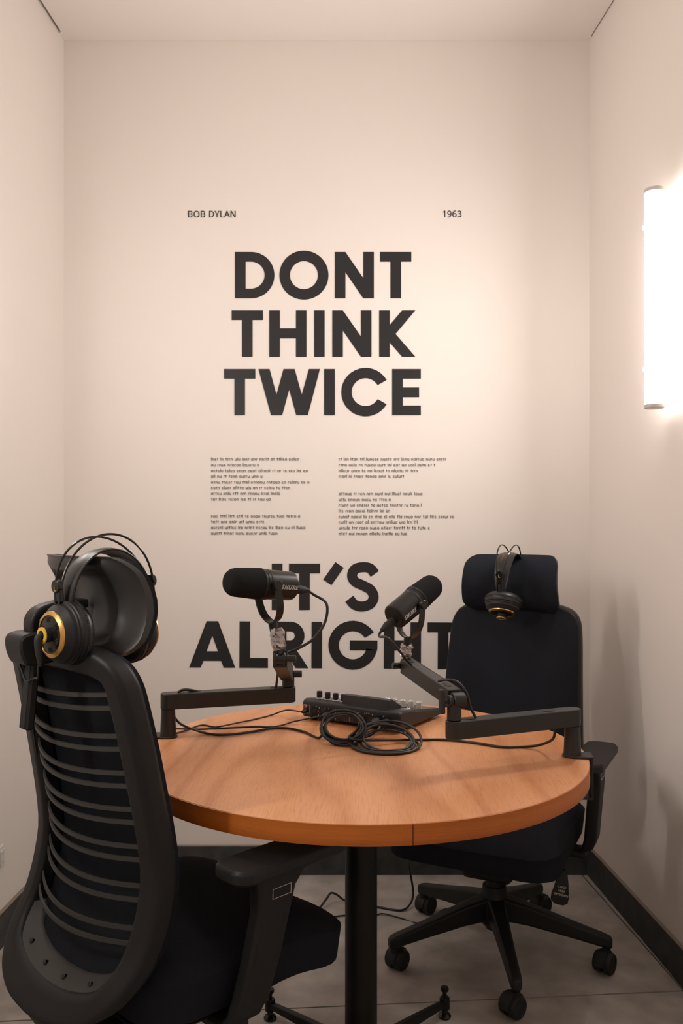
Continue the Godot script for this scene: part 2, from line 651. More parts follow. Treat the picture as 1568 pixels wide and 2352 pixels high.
func glyph(ch: String, w: float) -> Array:
	var C := CAP
	match ch:
		"I": return [P([0, 0, w, 0, w, C, 0, C])]
		"T":
			var a := (w - SV) / 2
			return [P([a, 0, a + SV, 0, a + SV, C - SH, w, C - SH, w, C, 0, C, 0, C - SH, a, C - SH])]
		"H": return [P([0, 0, SV, 0, SV, 42, w - SV, 42, w - SV, 0, w, 0, w, C, w - SV, C, w - SV, 65, SV, 65, SV, C, 0, C])]
		"N": return [P([0, 0, SV, 0, SV, 60.3, w - SV, 0, w, 0, w, C, w - SV, C, w - SV, 46.4, SV, C, 0, C])]
		"L": return [P([0, 0, w, 0, w, SH, SV, SH, SV, C, 0, C])]
		"E": return [P([0, 0, w, 0, w, SH, SV, SH, SV, 41.5, w - 4, 41.5, w - 4, 64, SV, 64, SV, C - SH, w, C - SH, w, C, 0, C])]
		"K": return [P([0, 0, SV, 0, SV, 33, 52.7, 0, 83, 0, 37.5, 52.4, 83, C, 52.7, C, SV, 72.4, SV, C, 0, C])]
		"W": return [P([0, C, 25.4, C, 41.5, 47.3, 57.6, C, 83, C, 99.5, 47.3, 116, C, 141, C, 113.4, 0, 87, 0, 70.5, 59.4, 54.5, 0, 29, 0])]
		"A":
			var l := P([0, 0, 26.3, 0, 32.5, 15.6, 52.8, 15.6, 52.8, 37.5, 39.7, 37.5, 52.8, 73.6, 52.8, C, 39.5, C])
			var r := PackedVector2Array()
			for p in l: r.append(Vector2(105.6 - p.x, p.y))
			return [l, r]
		"D":
			var c := Vector2(w - C / 2, C / 2)
			var o := PackedVector2Array([Vector2(SV, 0)])
			o.append_array(arc_pts(c, C / 2, -90, 90))
			o.append(Vector2(SV, C)); o.append(Vector2(SV, C - SH))
			o.append_array(arc_pts(c, C / 2 - SH, 90, -90))
			o.append(Vector2(SV, SH))
			return [P([0, 0, SV, 0, SV, C, 0, C]), o]
		"O":
			var c := Vector2(w / 2, C / 2)
			return [band(c, w / 2, w / 2 - SV, 0, 180), band(c, w / 2, w / 2 - SV, 180, 360)]
		"C": return [band(Vector2(55.8, C / 2), 55.8, 32, 30, 330)]
		"G":
			var c := Vector2(56.2, C / 2)
			return [band(c, 56.2, 32.3, 32, 348), P([49.5, C / 2 - 11.6, 112, C / 2 - 11.6, 112.4, C / 2 - 4, 112.4, C / 2 + 11, 49.5, C / 2 + 11])]
		"R":
			var c := Vector2(33, C - 32.5)
			var o := PackedVector2Array([Vector2(SV, C - 65)])
			o.append_array(arc_pts(c, 32.5, -90, 90))
			o.append(Vector2(SV, C)); o.append(Vector2(SV, C - 22.2))
			o.append_array(arc_pts(c, 10.3, 90, -90))
			o.append(Vector2(SV, C - 42.8))
			return [P([0, 0, SV, 0, SV, C, 0, C]), o, P([SV, 34, 45.5, 0, 75, 0, 47.5, C - 65.02, SV, C - 65.02])]
		"'": return [P([0, 12.8, 19, 0, 47, 40, 28, 53.2])]
		"S":
			var s := smooth2([Vector2(66.5, 83), Vector2(56, 95.5), Vector2(39, 98.5), Vector2(21, 93.5), Vector2(14.5, 79), Vector2(21, 65.5), Vector2(38, 57), Vector2(56, 47), Vector2(64, 30.5), Vector2(56.5, 14.5), Vector2(38, 8), Vector2(20, 12.5), Vector2(8, 26)], 5)
			var l := PackedVector2Array()
			var r := PackedVector2Array()
			for i in s.size():
				var d := (s[mini(i + 1, s.size() - 1)] - s[maxi(i - 1, 0)]).normalized()
				var n := Vector2(-d.y, d.x) * 11.5
				l.append(s[i] + n); r.append(s[i] - n)
			r.reverse()
			l.append_array(r)
			return [l]
	return []

func wall_at(u: float, v: float) -> Vector3:      # design units from the middle of the wall at eye height
	return Vector3(u * UNIT, EYE + v * UNIT, -BACK + 0.0008)

func word(label: String, base: float, letters: Array, tilt := 0.0) -> void:
	var t := thing("wall_lettering", label, "lettering", wall_at(letters[0][1] - 784.0, base), tilt, "big words on the back wall")
	t.rotation = Vector3(0, 0, tilt)
	for l in letters:
		var g := Geo.new()
		for poly in glyph(l[0], l[2]):
			g.extrude(poly, 0.0, 0.0008 / UNIT, 0.0, Transform3D(Basis().scaled(Vector3.ONE * UNIT), Vector3((l[1] - letters[0][1]) * UNIT, (l[3] if l.size() > 3 else 0.0) * UNIT, 0)))
		part(t, "letter", g, M.vinyl)

func lettering() -> void:
	word("first big black word of the wall lettering, reading DONT", 514.5, [["D", 539.7, 90.3], ["O", 641.5, 112.5], ["N", 768.8, 89.4], ["T", 872.8, 71.4]])
	word("big black word reading THINK below DONT on the back wall", 380.5, [["T", 532, 71.6], ["H", 618.3, 85.3], ["I", 721.4, 23.8], ["N", 763, 89.7], ["K", 870.5, 83]])
	word("big black word reading TWICE below THINK on the back wall", 246.0, [["T", 514.7, 71.5], ["W", 593.3, 141], ["I", 744.2, 24.4], ["C", 783.5, 104.5], ["E", 900.4, 65.6]])
	word("big black word reading IT'S partly behind a microphone", -201.0, [["I", 624, 24.5], ["T", 663.4, 71.4], ["'", 742, 47, 57.0], ["S", 793.8, 76.3, 0.0]])
	word("big black word reading ALRIGHT behind both microphones", -333.0, [["A", 434.4, 105.6], ["L", 549.6, 65.4], ["R", 633, 75], ["I", 714.9, 24.1], ["G", 753.6, 112.4], ["H", 881, 85], ["T", 981, 71.6]], -0.0055)
	# small line above
	for s in [["BOB DYLAN", 432, 700.5, "small black vinyl name line above the big lettering"], ["1963", 1016.5, 700.5, "small black vinyl year number above the big lettering"]]:
		var n := thing("small_lettering", s[3], "lettering", wall_at(s[1] - 784.0, s[2]), 0.0)
		var o := text(n, "letters", s[0], 15.0 * UNIT, Transform3D(Basis(), Vector3(0, 0, 0.0006)), M.vinyl, false, false, 0.0, 1.02 if s[1] < 700 else 0.99)
		var bb: AABB = o.mesh.get_aabb()
		o.position -= Vector3(bb.position.x, bb.position.y, 0)
	# four blocks of small print, built as rows of fine letter-like marks
	var blocks := [
		["eight-row block of small print starting right below TWICE", 485.0, 145.0, [206, 113, 224, 122, 229, 185, 158, 142]],
		["four-row block of small print below an eight-row block", 485.0, 14.5, [205, 123, 224, 153]],
		["four-row block of small print above an eight-row block", 778.0, 145.0, [251, 223, 186, 157]],
		["eight-row block of small print below a four-row block", 778.0, 66.0, [195, 124, 195, 121, 272, 184, 210, 160]]]
	for b in blocks:
		var t := thing("small_print", b[0], "lettering", wall_at(b[1] - 784.0, b[2]), 0.0, "small print on the back wall")
		for i in b[3].size():
			part(t, "print_row", print_row(b[3][i], -13.07 * i), M.small_vinyl)

func print_row(width: float, y: float) -> Geo:
	var g := Geo.new()
	var x := 0.0
	var left := rng.randi_range(2, 6)
	var xf := Transform3D(Basis().scaled(Vector3(UNIT, UNIT, 1)), Vector3.ZERO)
	var bar := func(x0, y0, x1, y1): g.extrude(P([x0, y0, x1, y0, x1, y1, x0, y1]), 0.0, 0.0006, 0.0, xf)
	while x < width - 4.0:
		var k := rng.randi_range(0, 6)
		var w := 4.6
		match k:
			0:
				bar.call(x, y - 3.4, x + 0.95, y + 4.2); w = 1.0
			1:
				bar.call(x, y - 3.4, x + 0.95, y + 1.7); bar.call(x + 0.95, y + 0.8, x + 3.2, y + 1.7); bar.call(x + 3.2, y - 3.4, x + 4.15, y + 0.9); w = 4.2
			2:
				bar.call(x, y - 2.9, x + 0.9, y + 1.3); bar.call(x + 3.3, y - 2.9, x + 4.2, y + 1.3); bar.call(x + 0.7, y + 0.9, x + 3.5, y + 1.75); bar.call(x + 0.7, y - 3.4, x + 3.5, y - 2.55); w = 4.2
			3:
				bar.call(x, y - 3.4, x + 0.95, y + 1.7); bar.call(x + 0.95, y + 0.7, x + 2.4, y + 1.7); w = 2.4
			4:
				bar.call(x + 0.9, y - 3.4, x + 1.85, y + 3.2); bar.call(x, y + 0.9, x + 2.9, y + 1.75); w = 2.9
			5:
				bar.call(x, y - 2.6, x + 0.95, y + 1.7); bar.call(x + 0.6, y - 3.4, x + 3.4, y - 2.5); bar.call(x + 3.1, y - 3.4, x + 4.05, y + 1.7); w = 4.1
			6:
				bar.call(x, y - 2.8, x + 0.9, y + 1.2); bar.call(x + 0.6, y + 0.9, x + 3.3, y + 1.75); bar.call(x + 0.6, y - 1.2, x + 3.6, y - 0.4); bar.call(x + 0.6, y - 3.4, x + 3.4, y - 2.55); w = 3.8
		x += w + 1.5
		left -= 1
		if left <= 0:
			x += 3.4
			left = rng.randi_range(2, 6)
	return g

# ------------------------------------------------------------------ table
const TABLE := Vector2(0.0444, 1.97)
const TABLE_Y := 0.74

func table() -> void:
	var t := thing("round_table", "round cherry-wood laminate table on a black column", "table", W(TABLE.x, 0, TABLE.y))
	var turn := deg_to_rad(2)
	var g := Geo.new()
	g.lathe([Vector2(0.0, TABLE_Y - 0.037), Vector2(0.4995, TABLE_Y - 0.037), Vector2(0.4995, TABLE_Y - 0.0012), Vector2(0.4985, TABLE_Y), Vector2(0.0, TABLE_Y)], 160, Transform3D())
	part(t, "tabletop", g, M.wood, "", 30.0, func(p: Vector3, _n: Vector3): return Vector2(p.x * cos(turn) + p.z * sin(turn), p.z * cos(turn) - p.x * sin(turn)) * 0.96 + Vector2(0.5, 0.5))
	g = Geo.new()
	g.ring_lathe([Vector2(0.4996, TABLE_Y - 0.0375), Vector2(0.5006, TABLE_Y - 0.0368), Vector2(0.5006, TABLE_Y - 0.0012), Vector2(0.4996, TABLE_Y - 0.0006)], 160, Transform3D())
	# the band of edge laminate, with a seam at the front
	part(t, "edge_band", g, M.wood_edge, "darker laminate edge band", 30.0, func(p: Vector3, _n: Vector3): return Vector2(p.y * 9.0, fposmod(atan2(p.x, p.z) - 0.155, TAU) * 0.5 * 1.2))
	g = Geo.new()
	var sa := 0.155
	g.box(Vector3(0.0012, 0.036, 0.0008), Transform3D(Basis(Vector3.UP, sa), Vector3(sin(sa) * 0.5006, TABLE_Y - 0.019, cos(sa) * 0.5006)), 0.0002)
	part(t, "seam", g, M.powder)
	g = Geo.new()
	g.cyl(Vector3(0, 0.06, 0), Vector3(0, TABLE_Y - 0.04, 0), 0.0365, 40, 0.001)
	part(t, "column", g, M.powder)
	g = Geo.new()
	g.lathe([Vector2(0, TABLE_Y - 0.046), Vector2(0.16, TABLE_Y - 0.046), Vector2(0.16, TABLE_Y - 0.0378), Vector2(0, TABLE_Y - 0.0378)], 40, Transform3D())
	part(t, "mounting_plate", g, M.powder)
	g = Geo.new()
	g.lathe([Vector2(0, 0.03), Vector2(0.05, 0.03), Vector2(0.055, 0.05), Vector2(0.042, 0.075), Vector2(0, 0.08)], 40, Transform3D())
	part(t, "hub", g, M.powder)
	for k in 4:
		var a := deg_to_rad(46.0 + 90.0 * k)
		var d := Vector3(cos(a), 0, -sin(a))
		var sd := d.cross(Vector3.UP)
		g = Geo.new()
		var rings := []
		for q in [[0.03, 0.050, 0.020, 0.030], [0.18, 0.043, 0.018, 0.024], [0.302, 0.036, 0.016, 0.016]]:
			var ring := PackedVector3Array()
			for s: Vector2 in rrect(q[2], q[3], 0.004, 3): ring.append(d * q[0] + Vector3.UP * (q[1] + s.y) + sd * s.x)
			rings.append(ring)
		g.loft(rings)
		var leg := part(t, "leg", g, M.powder)
		g = Geo.new()
		var xf := Transform3D(Basis(), d * 0.312)
		g.lathe([Vector2(0, 0.022), Vector2(0.0125, 0.022), Vector2(0.0130, 0.024), Vector2(0.0130, 0.048), Vector2(0.011, 0.051), Vector2(0.0055, 0.052), Vector2(0.0050, 0.066), Vector2(0.0095, 0.067), Vector2(0.0105, 0.071), Vector2(0.0095, 0.076), Vector2(0, 0.077)], 20, xf)
		part(leg, "foot_post", g, M.powder)
		g = Geo.new()
		g.lathe([Vector2(0, 0.0), Vector2(0.0155, 0.0), Vector2(0.0165, 0.005), Vector2(0.013, 0.010), Vector2(0.008, 0.013), Vector2(0.008, 0.022), Vector2(0, 0.022)], 20, xf)
		part(leg, "levelling_foot", g, M.gloss)

# ------------------------------------------------------------------ office chair: x to the sitter's right, -z forward, heights from the seat
const ZP := [[-0.14, 0.300], [-0.077, 0.268], [-0.05, 0.248], [-0.017, 0.222], [0.013, 0.204], [0.072, 0.168], [0.139, 0.146], [0.21, 0.138], [0.363, 0.161], [0.514, 0.192], [0.588, 0.211], [0.64, 0.225]]

func zp(y: float) -> float:
	for i in ZP.size() - 1:
		if y <= ZP[i + 1][0] or i == ZP.size() - 2:
			var a: Array = ZP[maxi(i - 1, 0)]
			var b: Array = ZP[i]
			var c: Array = ZP[i + 1]
			var d: Array = ZP[mini(i + 2, ZP.size() - 1)]
			var k: float = clampf((y - b[0]) / (c[0] - b[0]), -0.5, 1.5)
			var h: float = c[0] - b[0]
			var ma: float = (c[1] - a[1]) / (c[0] - a[0]) * h
			var mb: float = (d[1] - b[1]) / (d[0] - b[0]) * h
			return b[1] * (2 * k * k * k - 3 * k * k + 1) + ma * (k * k * k - 2 * k * k + k) + c[1] * (-2 * k * k * k + 3 * k * k) + mb * (k * k * k - k * k)
	return 0.2

func zbow(x: float) -> float: return 0.020 * (1.0 - (x / 0.23) * (x / 0.23))

func back_outline() -> PackedVector2Array:
	var half := smooth2([Vector2(0, 0.592), Vector2(0.07, 0.592), Vector2(0.13, 0.588), Vector2(0.176, 0.572), Vector2(0.199, 0.542), Vector2(0.207, 0.49), Vector2(0.213, 0.36), Vector2(0.219, 0.21), Vector2(0.219, 0.12), Vector2(0.212, 0.05), Vector2(0.194, 0.005), Vector2(0.155, -0.030), Vector2(0.08, -0.050), Vector2(0, -0.055)], 5)
	var o := PackedVector2Array(half)
	for i in range(half.size() - 2, 0, -1): o.append(Vector2(-half[i].x, half[i].y))
	return o

func chair(called: String, label: String, at: Vector3, turn: float, H: float, star: float) -> void:
	var t := thing(called, label, "chair", at, turn)
	var up := Vector3(0, H, 0)
	var outline := back_outline()
	var n := outline.size()
	var normals := PackedVector2Array()
	for i in n:
		var d := (outline[(i + 1) % n] - outline[(i - 1 + n) % n]).normalized()
		normals.append(Vector2(-d.y, d.x))
	# backrest frame
	var g := Geo.new()
	var rings := []
	for i in n:
		var low := smoothstep(0.10, -0.06, outline[i].y)
		var w := lerpf(0.050, 0.046, low)
		var dep := lerpf(0.046, 0.050, low)
		var ring := PackedVector3Array()
		for s: Vector2 in rrect(w, dep, 0.013, 4):
			var q := outline[i] - normals[i] * (w / 2 - s.x)
			ring.append(up + Vector3(q.x, q.y, zp(q.y) + zbow(q.x) + dep / 2 + s.y))
		rings.append(ring)
	g.loft(rings, true)
	var back := part(t, "back_frame", g, M.plastic, "", 50.0)
	# lower inner strip of the frame with its screws
	g = Geo.new()
	rings = []
	var strip := []
	for i in n:
		if outline[i].y > 0.06: continue
		var ring := PackedVector3Array()
		for s: Vector2 in [Vector2(0.040, 0.004), Vector2(0.062, 0.004), Vector2(0.062, 0.014), Vector2(0.040, 0.046)]:
			var q := outline[i] - normals[i] * s.x
			ring.append(up + Vector3(q.x, q.y, zp(q.y) + zbow(q.x) + s.y))
		strip.append(ring)
	g.loft(strip)
	part(t, "lower_trim", g, M.slat, "grey lower trim of the backrest")
	for x in [-0.11, -0.035, 0.035, 0.11]:
		g = Geo.new()
		var y := 0.022 if absf(x) > 0.05 else 0.012
		var z: float = zp(y - 0.010) + zbow(x)
		g.cyl(up + Vector3(x, y - 0.016, z + 0.018), up + Vector3(x, y - 0.010, z + 0.030), 0.0050, 12, 0.001)
		part(back, "screw", g, M.gloss)
	# upholstered panel
	g = Geo.new()
	var inset := PackedVector2Array()
	for i in n: inset.append(outline[i] - normals[i] * 0.007)
	g.pad(inset, Vector2(0, 0.26), 10,
		func(q: Vector2, r: float): return up + Vector3(q.x, q.y, zp(q.y) + zbow(q.x) - 0.006 - 0.022 * (1.0 - pow(r, 8.0))),
		func(q: Vector2, _r: float): return up + Vector3(q.x, q.y, zp(q.y) + zbow(q.x) + 0.003))
	part(t, "back_cushion", g, M.fabric, "dark navy fabric panel", 50.0)
	# paired slats across the rear
	for y in [0.515, 0.443, 0.378, 0.314, 0.248, 0.180, 0.112]:
		for k in 2:
			var yy: float = y - 0.023 * k
			var wd := 0.178 + 0.012 * smoothstep(0.5, 0.2, yy)
			g = Geo.new()
			rings = []
			for i in 25:
				var x := lerpf(-wd, wd, i / 24.0)
				var u := x / wd
				var z := zp(yy) + zbow(wd) + 0.026 + 0.052 * (1.0 - u * u)
				var c := up + Vector3(x, yy - 0.010 * (1.0 - u * u), z)
				rings.append(PackedVector3Array([c + Vector3(0, -0.0042, -0.002), c + Vector3(0, 0.0042, -0.002), c + Vector3(0, 0.0036, 0.002), c + Vector3(0, -0.0036, 0.002)]))
			g.loft(rings)
			part(t, "slat", g, M.slat)
	# headrest: saddle-shaped pad in front of a hollow shell
	var hc := Vector2(0, 0.655)
	var hz := func(q: Vector2) -> float:
		var u := q.x / 0.147
		var v := (q.y - hc.y) / 0.0875
		return 0.182 - 0.042 * u * u + 0.042 * v * v
	var ho := PackedVector2Array()
	for p in rrect(0.294, 0.175, 0.035, 6):
		var v := (p.y) / 0.0875
		ho.append(hc + Vector2(p.x * (1.0 - 0.03 * v), p.y))
	var hd := PackedVector2Array()          # more points along the long sides
	for i in ho.size():
		var b := ho[(i + 1) % ho.size()]
		var m := maxi(1, int((b - ho[i]).length() / 0.02))
		for k in m: hd.append(ho[i].lerp(b, float(k) / m))
	var head := Node3D.new()
	g = Geo.new()
	g.pad(hd, hc, 10,
		func(q: Vector2, r: float): return up + Vector3(q.x, q.y, hz.call(q) - 0.004 - 0.018 * (1.0 - pow(r, 7.0))),
		func(q: Vector2, _r: float): return up + Vector3(q.x, q.y, hz.call(q) + 0.004))
	var hp := part(t, "headrest", g, M.fabric, "dark navy fabric headrest pad", 50.0)
	head.free()
	g = Geo.new()
	g.pad(hd, hc, 16,
		func(q: Vector2, _r: float): return up + Vector3(q.x, q.y, hz.call(q) + 0.0045),
		func(q: Vector2, r: float): return up + Vector3(q.x, q.y, hz.call(q) + 0.0065 + 0.026 * smoothstep(0.60, 0.72, r) * (1.0 - 0.55 * smoothstep(0.78, 1.0, r))))
	part(hp, "shell", g, M.shell, "black hollow rear shell", 50.0)
	# headrest carrier: slide bar, clamp block and hook
	g = Geo.new()
	g.box(Vector3(0.030, 0.190, 0.016), Transform3D(Basis(Vector3.RIGHT, -0.10), up + Vector3(0, 0.535, 0.300)), 0.004)
	g.box(Vector3(0.020, 0.180, 0.002), Transform3D(Basis(Vector3.RIGHT, -0.10), up + Vector3(0, 0.533, 0.3085)), 0.001)
	var car := part(t, "headrest_carrier", g, M.plastic)
	g = Geo.new()
	var block := Transform3D(Basis(Vector3(0, 0, 1), Vector3(0, 1, 0), Vector3(-1, 0, 0)), up + Vector3(0, 0.585, 0.285))
	g.extrude(smooth2([Vector2(-0.030, -0.026), Vector2(-0.030, 0.022), Vector2(0.020, 0.027), Vector2(0.046, 0.022), Vector2(0.050, 0.004), Vector2(0.044, -0.018), Vector2(0.030, -0.030), Vector2(-0.030, -0.026)], 3).slice(0, 21), -0.032, 0.032, 0.004, block)
	part(car, "clamp_block", g, M.plastic)
	g = Geo.new()
	rings = []
	var hook := smooth([Vector3(0, 0.610, 0.300), Vector3(0, 0.632, 0.300), Vector3(0, 0.648, 0.285), Vector3(0, 0.655, 0.250), Vector3(0, 0.655, 0.225), Vector3(0, 0.655, 0.200)], 4)
	for i in hook.size():
		var d := (hook[mini(i + 1, hook.size() - 1)] - hook[maxi(i - 1, 0)]).normalized()
		var v := Vector3.RIGHT.cross(d)
		var ring := PackedVector3Array()
		for s: Vector2 in rrect(0.034, 0.016, 0.005, 3): ring.append(up + hook[i] + Vector3.RIGHT * s.x + v * s.y)
		rings.append(ring)
	g.loft(rings)
	part(car, "hook", g, M.plastic)
	# seat
	var so := PackedVector2Array()
	for p in rrect(0.490, 0.470, 0.080, 6): so.append(Vector2(p.x * (1.0 - 0.09 * smoothstep(0.05, 0.21, p.y - 0.03)), p.y - 0.037))
	var sd := PackedVector2Array()
	for i in so.size():
		var b := so[(i + 1) % so.size()]
		var m := maxi(1, int((b - so[i]).length() / 0.03))
		for k in m: sd.append(so[i].lerp(b, float(k) / m))
	g = Geo.new()
	g.pad(sd, Vector2.ZERO, 12,
		func(q: Vector2, r: float): return Vector3(q.x, H + 0.050 - 0.050 * pow(r, 6.0) - 0.022 * smoothstep(-0.10, -0.27, q.y) + 0.010 * (q.x / 0.24) * (q.x / 0.24), q.y),
		func(q: Vector2, r: float): return Vector3(q.x * 0.97, H - 0.088 + 0.030 * pow(r, 5.0) - 0.016 * smoothstep(-0.10, -0.24, q.y), q.y * 0.98))
	part(t, "seat", g, M.fabric, "", 50.0)
	g = Geo.new()
	g.pad(rrect(0.40, 0.36, 0.09, 6), Vector2.ZERO, 6,
		func(q: Vector2, _r: float): return Vector3(q.x, H - 0.080, q.y),
		func(q: Vector2, r: float): return Vector3(q.x, H - 0.128 + 0.045 * pow(r, 3.0), q.y))
	part(t, "seat_pan", g, M.plastic, "", 50.0)
	g = Geo.new()
	g.box(Vector3(0.15, 0.05, 0.22), Transform3D(Basis(), Vector3(0, H - 0.145, 0.02)), 0.012)
	var mech := part(t, "tilt_mechanism", g, M.plastic)
	# spine that carries the backrest
	g = Geo.new()
	rings = []
	var spine := smooth([Vector3(0, -0.145, 0.08), Vector3(0, -0.150, 0.17), Vector3(0, -0.135, 0.225), Vector3(0, -0.095, 0.262), Vector3(0, -0.045, 0.268)], 4)
	for i in spine.size():
		var d := (spine[mini(i + 1, spine.size() - 1)] - spine[maxi(i - 1, 0)]).normalized()
		var v := Vector3.RIGHT.cross(d)
		var ring := PackedVector3Array()
		var wd := lerpf(0.07, 0.17, float(i) / spine.size())
		for s: Vector2 in rrect(wd, 0.030, 0.010, 3): ring.append(up + spine[i] + Vector3.RIGHT * s.x + v * s.y)
		rings.append(ring)
	g.loft(rings)
	part(t, "back_spine", g, M.plastic)
	# armrests
	for s in [-1, 1]:
		g = Geo.new()
		var pxf := Transform3D(Basis(Vector3(1, 0, 0), Vector3(0, 0, -1), Vector3(0, 1, 0)), Vector3(s * 0.290, H + 0.192, -0.035))
		g.extrude(rrect(0.090, 0.265, 0.028, 6), 0.0, 0.026, 0.006, pxf)
		var arm := part(t, "armrest", g, M.plastic, "", 45.0)
		g = Geo.new()
		rings = []
		for q in [[0.192, -0.030, 0.292, 0.150, 0.034], [0.178, -0.018, 0.292, 0.112, 0.034], [0.155, -0.008, 0.292, 0.086, 0.034], [0.12, -0.004, 0.290, 0.076, 0.034], [0.03, 0.012, 0.280, 0.072, 0.034], [-0.035, 0.028, 0.272, 0.068, 0.034], [-0.066, 0.036, 0.262, 0.064, 0.030], [-0.082, 0.042, 0.240, 0.056, 0.022]]:
			var ring := PackedVector3Array()
			for p: Vector2 in rrect(q[4], q[3], 0.010, 4): ring.append(up + Vector3(s * (q[2] + p.x), q[0], q[1] + p.y))
			rings.append(ring)
		g.loft(rings)
		g.box(Vector3(0.20, 0.022, 0.056), Transform3D(Basis(), up + Vector3(s * 0.155, -0.088, 0.042)), 0.006)
		part(arm, "upright", g, M.plastic, "", 45.0)
		g = Geo.new()
		var fx: float = s * 0.3085
		for e in [[0.0, 0.0085, 0.044, 0.0020], [0.0, -0.0085, 0.044, 0.0020]]:
			g.box(Vector3(0.0016, e[3], e[2]), Transform3D(Basis(), up + Vector3(fx, 0.153 + e[1], -0.014 + e[0])), 0.0005)
		for e in [-0.0212, 0.0212]:
			g.box(Vector3(0.0016, 0.0185, 0.0018), Transform3D(Basis(), up + Vector3(fx, 0.153, -0.014 + e)), 0.0005)
		part(arm, "bezel", g, M.chrome, "thin chrome rectangle")
	# height lever with a hanging paddle
	g = Geo.new()
	g.tube(smooth([up + Vector3(-0.08, -0.125, -0.03), up + Vector3(-0.15, -0.118, -0.03), up + Vector3(-0.205, -0.100, -0.03), up + Vector3(-0.214, -0.108, -0.03), up + Vector3(-0.212, -0.125, -0.03)], 4), 0.0042, 8)
	part(mech, "lever_rod", g, M.gloss)
	g = Geo.new()
	var pf := Transform3D(Basis(Vector3.UP, PI + 0.2) * Basis(Vector3.BACK, -0.15), up + Vector3(-0.208, -0.118, -0.03))
	g.extrude(PackedVector2Array([Vector2(-0.008, 0.0), Vector2(0.008, 0.0), Vector2(0.017, -0.035), Vector2(0.024, -0.075), Vector2(0.023, -0.090), Vector2(0.012, -0.099), Vector2(-0.012, -0.099), Vector2(-0.023, -0.090), Vector2(-0.024, -0.075), Vector2(-0.017, -0.035)]), -0.004, 0.004, 0.002, pf)
	part(mech, "lever_paddle", g, M.gloss, "black lever paddle with white print")
	for row in [["LOCK", -0.050], ["FREE", -0.061], ["UP/DOWN", -0.072]]:
		text(mech, "lettering", row[0], 0.0058, pf * Transform3D(Basis(), Vector3(0.002, row[1] + 0.002, 0.0046)), M.print)
	# gas lift and five-star base
	g = Geo.new()
	g.cyl(Vector3(0, 0.075, 0), Vector3(0, H - 0.16, 0), 0.026, 24, 0.002)
	part(t, "gas_lift", g, M.plastic)
	g = Geo.new()
	g.lathe([Vector2(0, 0.085), Vector2(0.032, 0.085), Vector2(0.046, 0.10), Vector2(0.048, 0.15), Vector2(0.036, 0.178), Vector2(0.034, 0.20), Vector2(0, 0.20)], 30, Transform3D())
	var base := part(t, "star_base", g, M.plastic)
	for k in 5:
		var a := star - turn + TAU * k / 5.0 - PI / 2
		var d := Vector3(cos(a), 0, -sin(a))
		var sd2 := d.cross(Vector3.UP)
		g = Geo.new()
		rings = []
		for q in [[0.025, 0.140, 0.052, 0.066], [0.10, 0.128, 0.042, 0.056], [0.22, 0.102, 0.034, 0.042], [0.305, 0.084, 0.031, 0.034], [0.322, 0.080, 0.028, 0.030], [0.328, 0.078, 0.020, 0.022]]:
			var ring := PackedVector3Array()
			for p: Vector2 in rrect(q[2], q[3], 0.008, 3): ring.append(d * q[0] + Vector3.UP * (q[1] + p.y) + sd2 * p.x)
			rings.append(ring)
		g.loft(rings)
		part(base, "leg", g, M.plastic, "", 45.0)
		# caster: twin wheels with hubs, hood and stem
		var ca: float = a + [0.7, -0.4, 1.3, 0.2, -1.0][k]
		var ax := Vector3(cos(ca), 0, -sin(ca))
		var tr := ax.cross(Vector3.UP)
		var c := d * 0.312 + tr * 0.014 + Vector3.UP * 0.029
		g = Geo.new()
		g.cyl(d * 0.312 + Vector3.UP * 0.03, d * 0.312 + Vector3.UP * 0.072, 0.011, 14)
		for s in [-1, 1]:
			g.lathe([Vector2(0, 0.004), Vector2(0.026, 0.004), Vector2(0.029, 0.007), Vector2(0.029, 0.020), Vector2(0.026, 0.025), Vector2(0.018, 0.026), Vector2(0.016, 0.024), Vector2(0, 0.0245)], 24, y_frame(ax * s, c))
		rings = []
		for i in 9:
			var ga := lerpf(-0.1, PI + 0.1, i / 8.0)
			var rd := tr * cos(ga) + Vector3.UP * sin(ga)
			rings.append(PackedVector3Array([c + rd * 0.0300 - ax * 0.013, c + rd * 0.0300 + ax * 0.013, c + rd * 0.0335 + ax * 0.012, c + rd * 0.0335 - ax * 0.012]))
		g.loft(rings)
		part(base, "caster", g, M.rubber)

# ------------------------------------------------------------------ boom arms and microphones
func boom_arms() -> void:
	var p1l := W(-0.134, 0.878, 2.145)
	var p2l := W(-0.130, 0.962, 1.84)
	boom_arm("black low-profile boom arm clamped beside the slatted chair", W(-0.414, TABLE_Y, 2.07), W(-0.132, TABLE_Y, 2.150), p1l, p2l, W(-0.139, 1.040, 1.84), -1.0)
	var p1r := W(0.240, 0.886, 1.785)
	var p2r := W(0.158, 0.909, 2.07)
	boom_arm("black boom arm with wing knob clamped beside the fabric-fronted chair", W(0.506, TABLE_Y, 1.900), W(0.232, TABLE_Y, 1.785), p1r, p2r, W(0.155, 0.974, 2.08), 1.0)
	microphone("black dynamic microphone pointing towards the slatted chair", W(-0.159, 1.1215, 1.84), Vector3(-0.76, 0.10, 0.64), Vector3(0.23, -0.97, 0.0))
	microphone("black dynamic microphone pointing up at the fabric-fronted chair", W(0.167, 1.059, 2.08), Vector3(0.66, 0.45, -0.60), Vector3(-0.17, -0.98, 0.0))

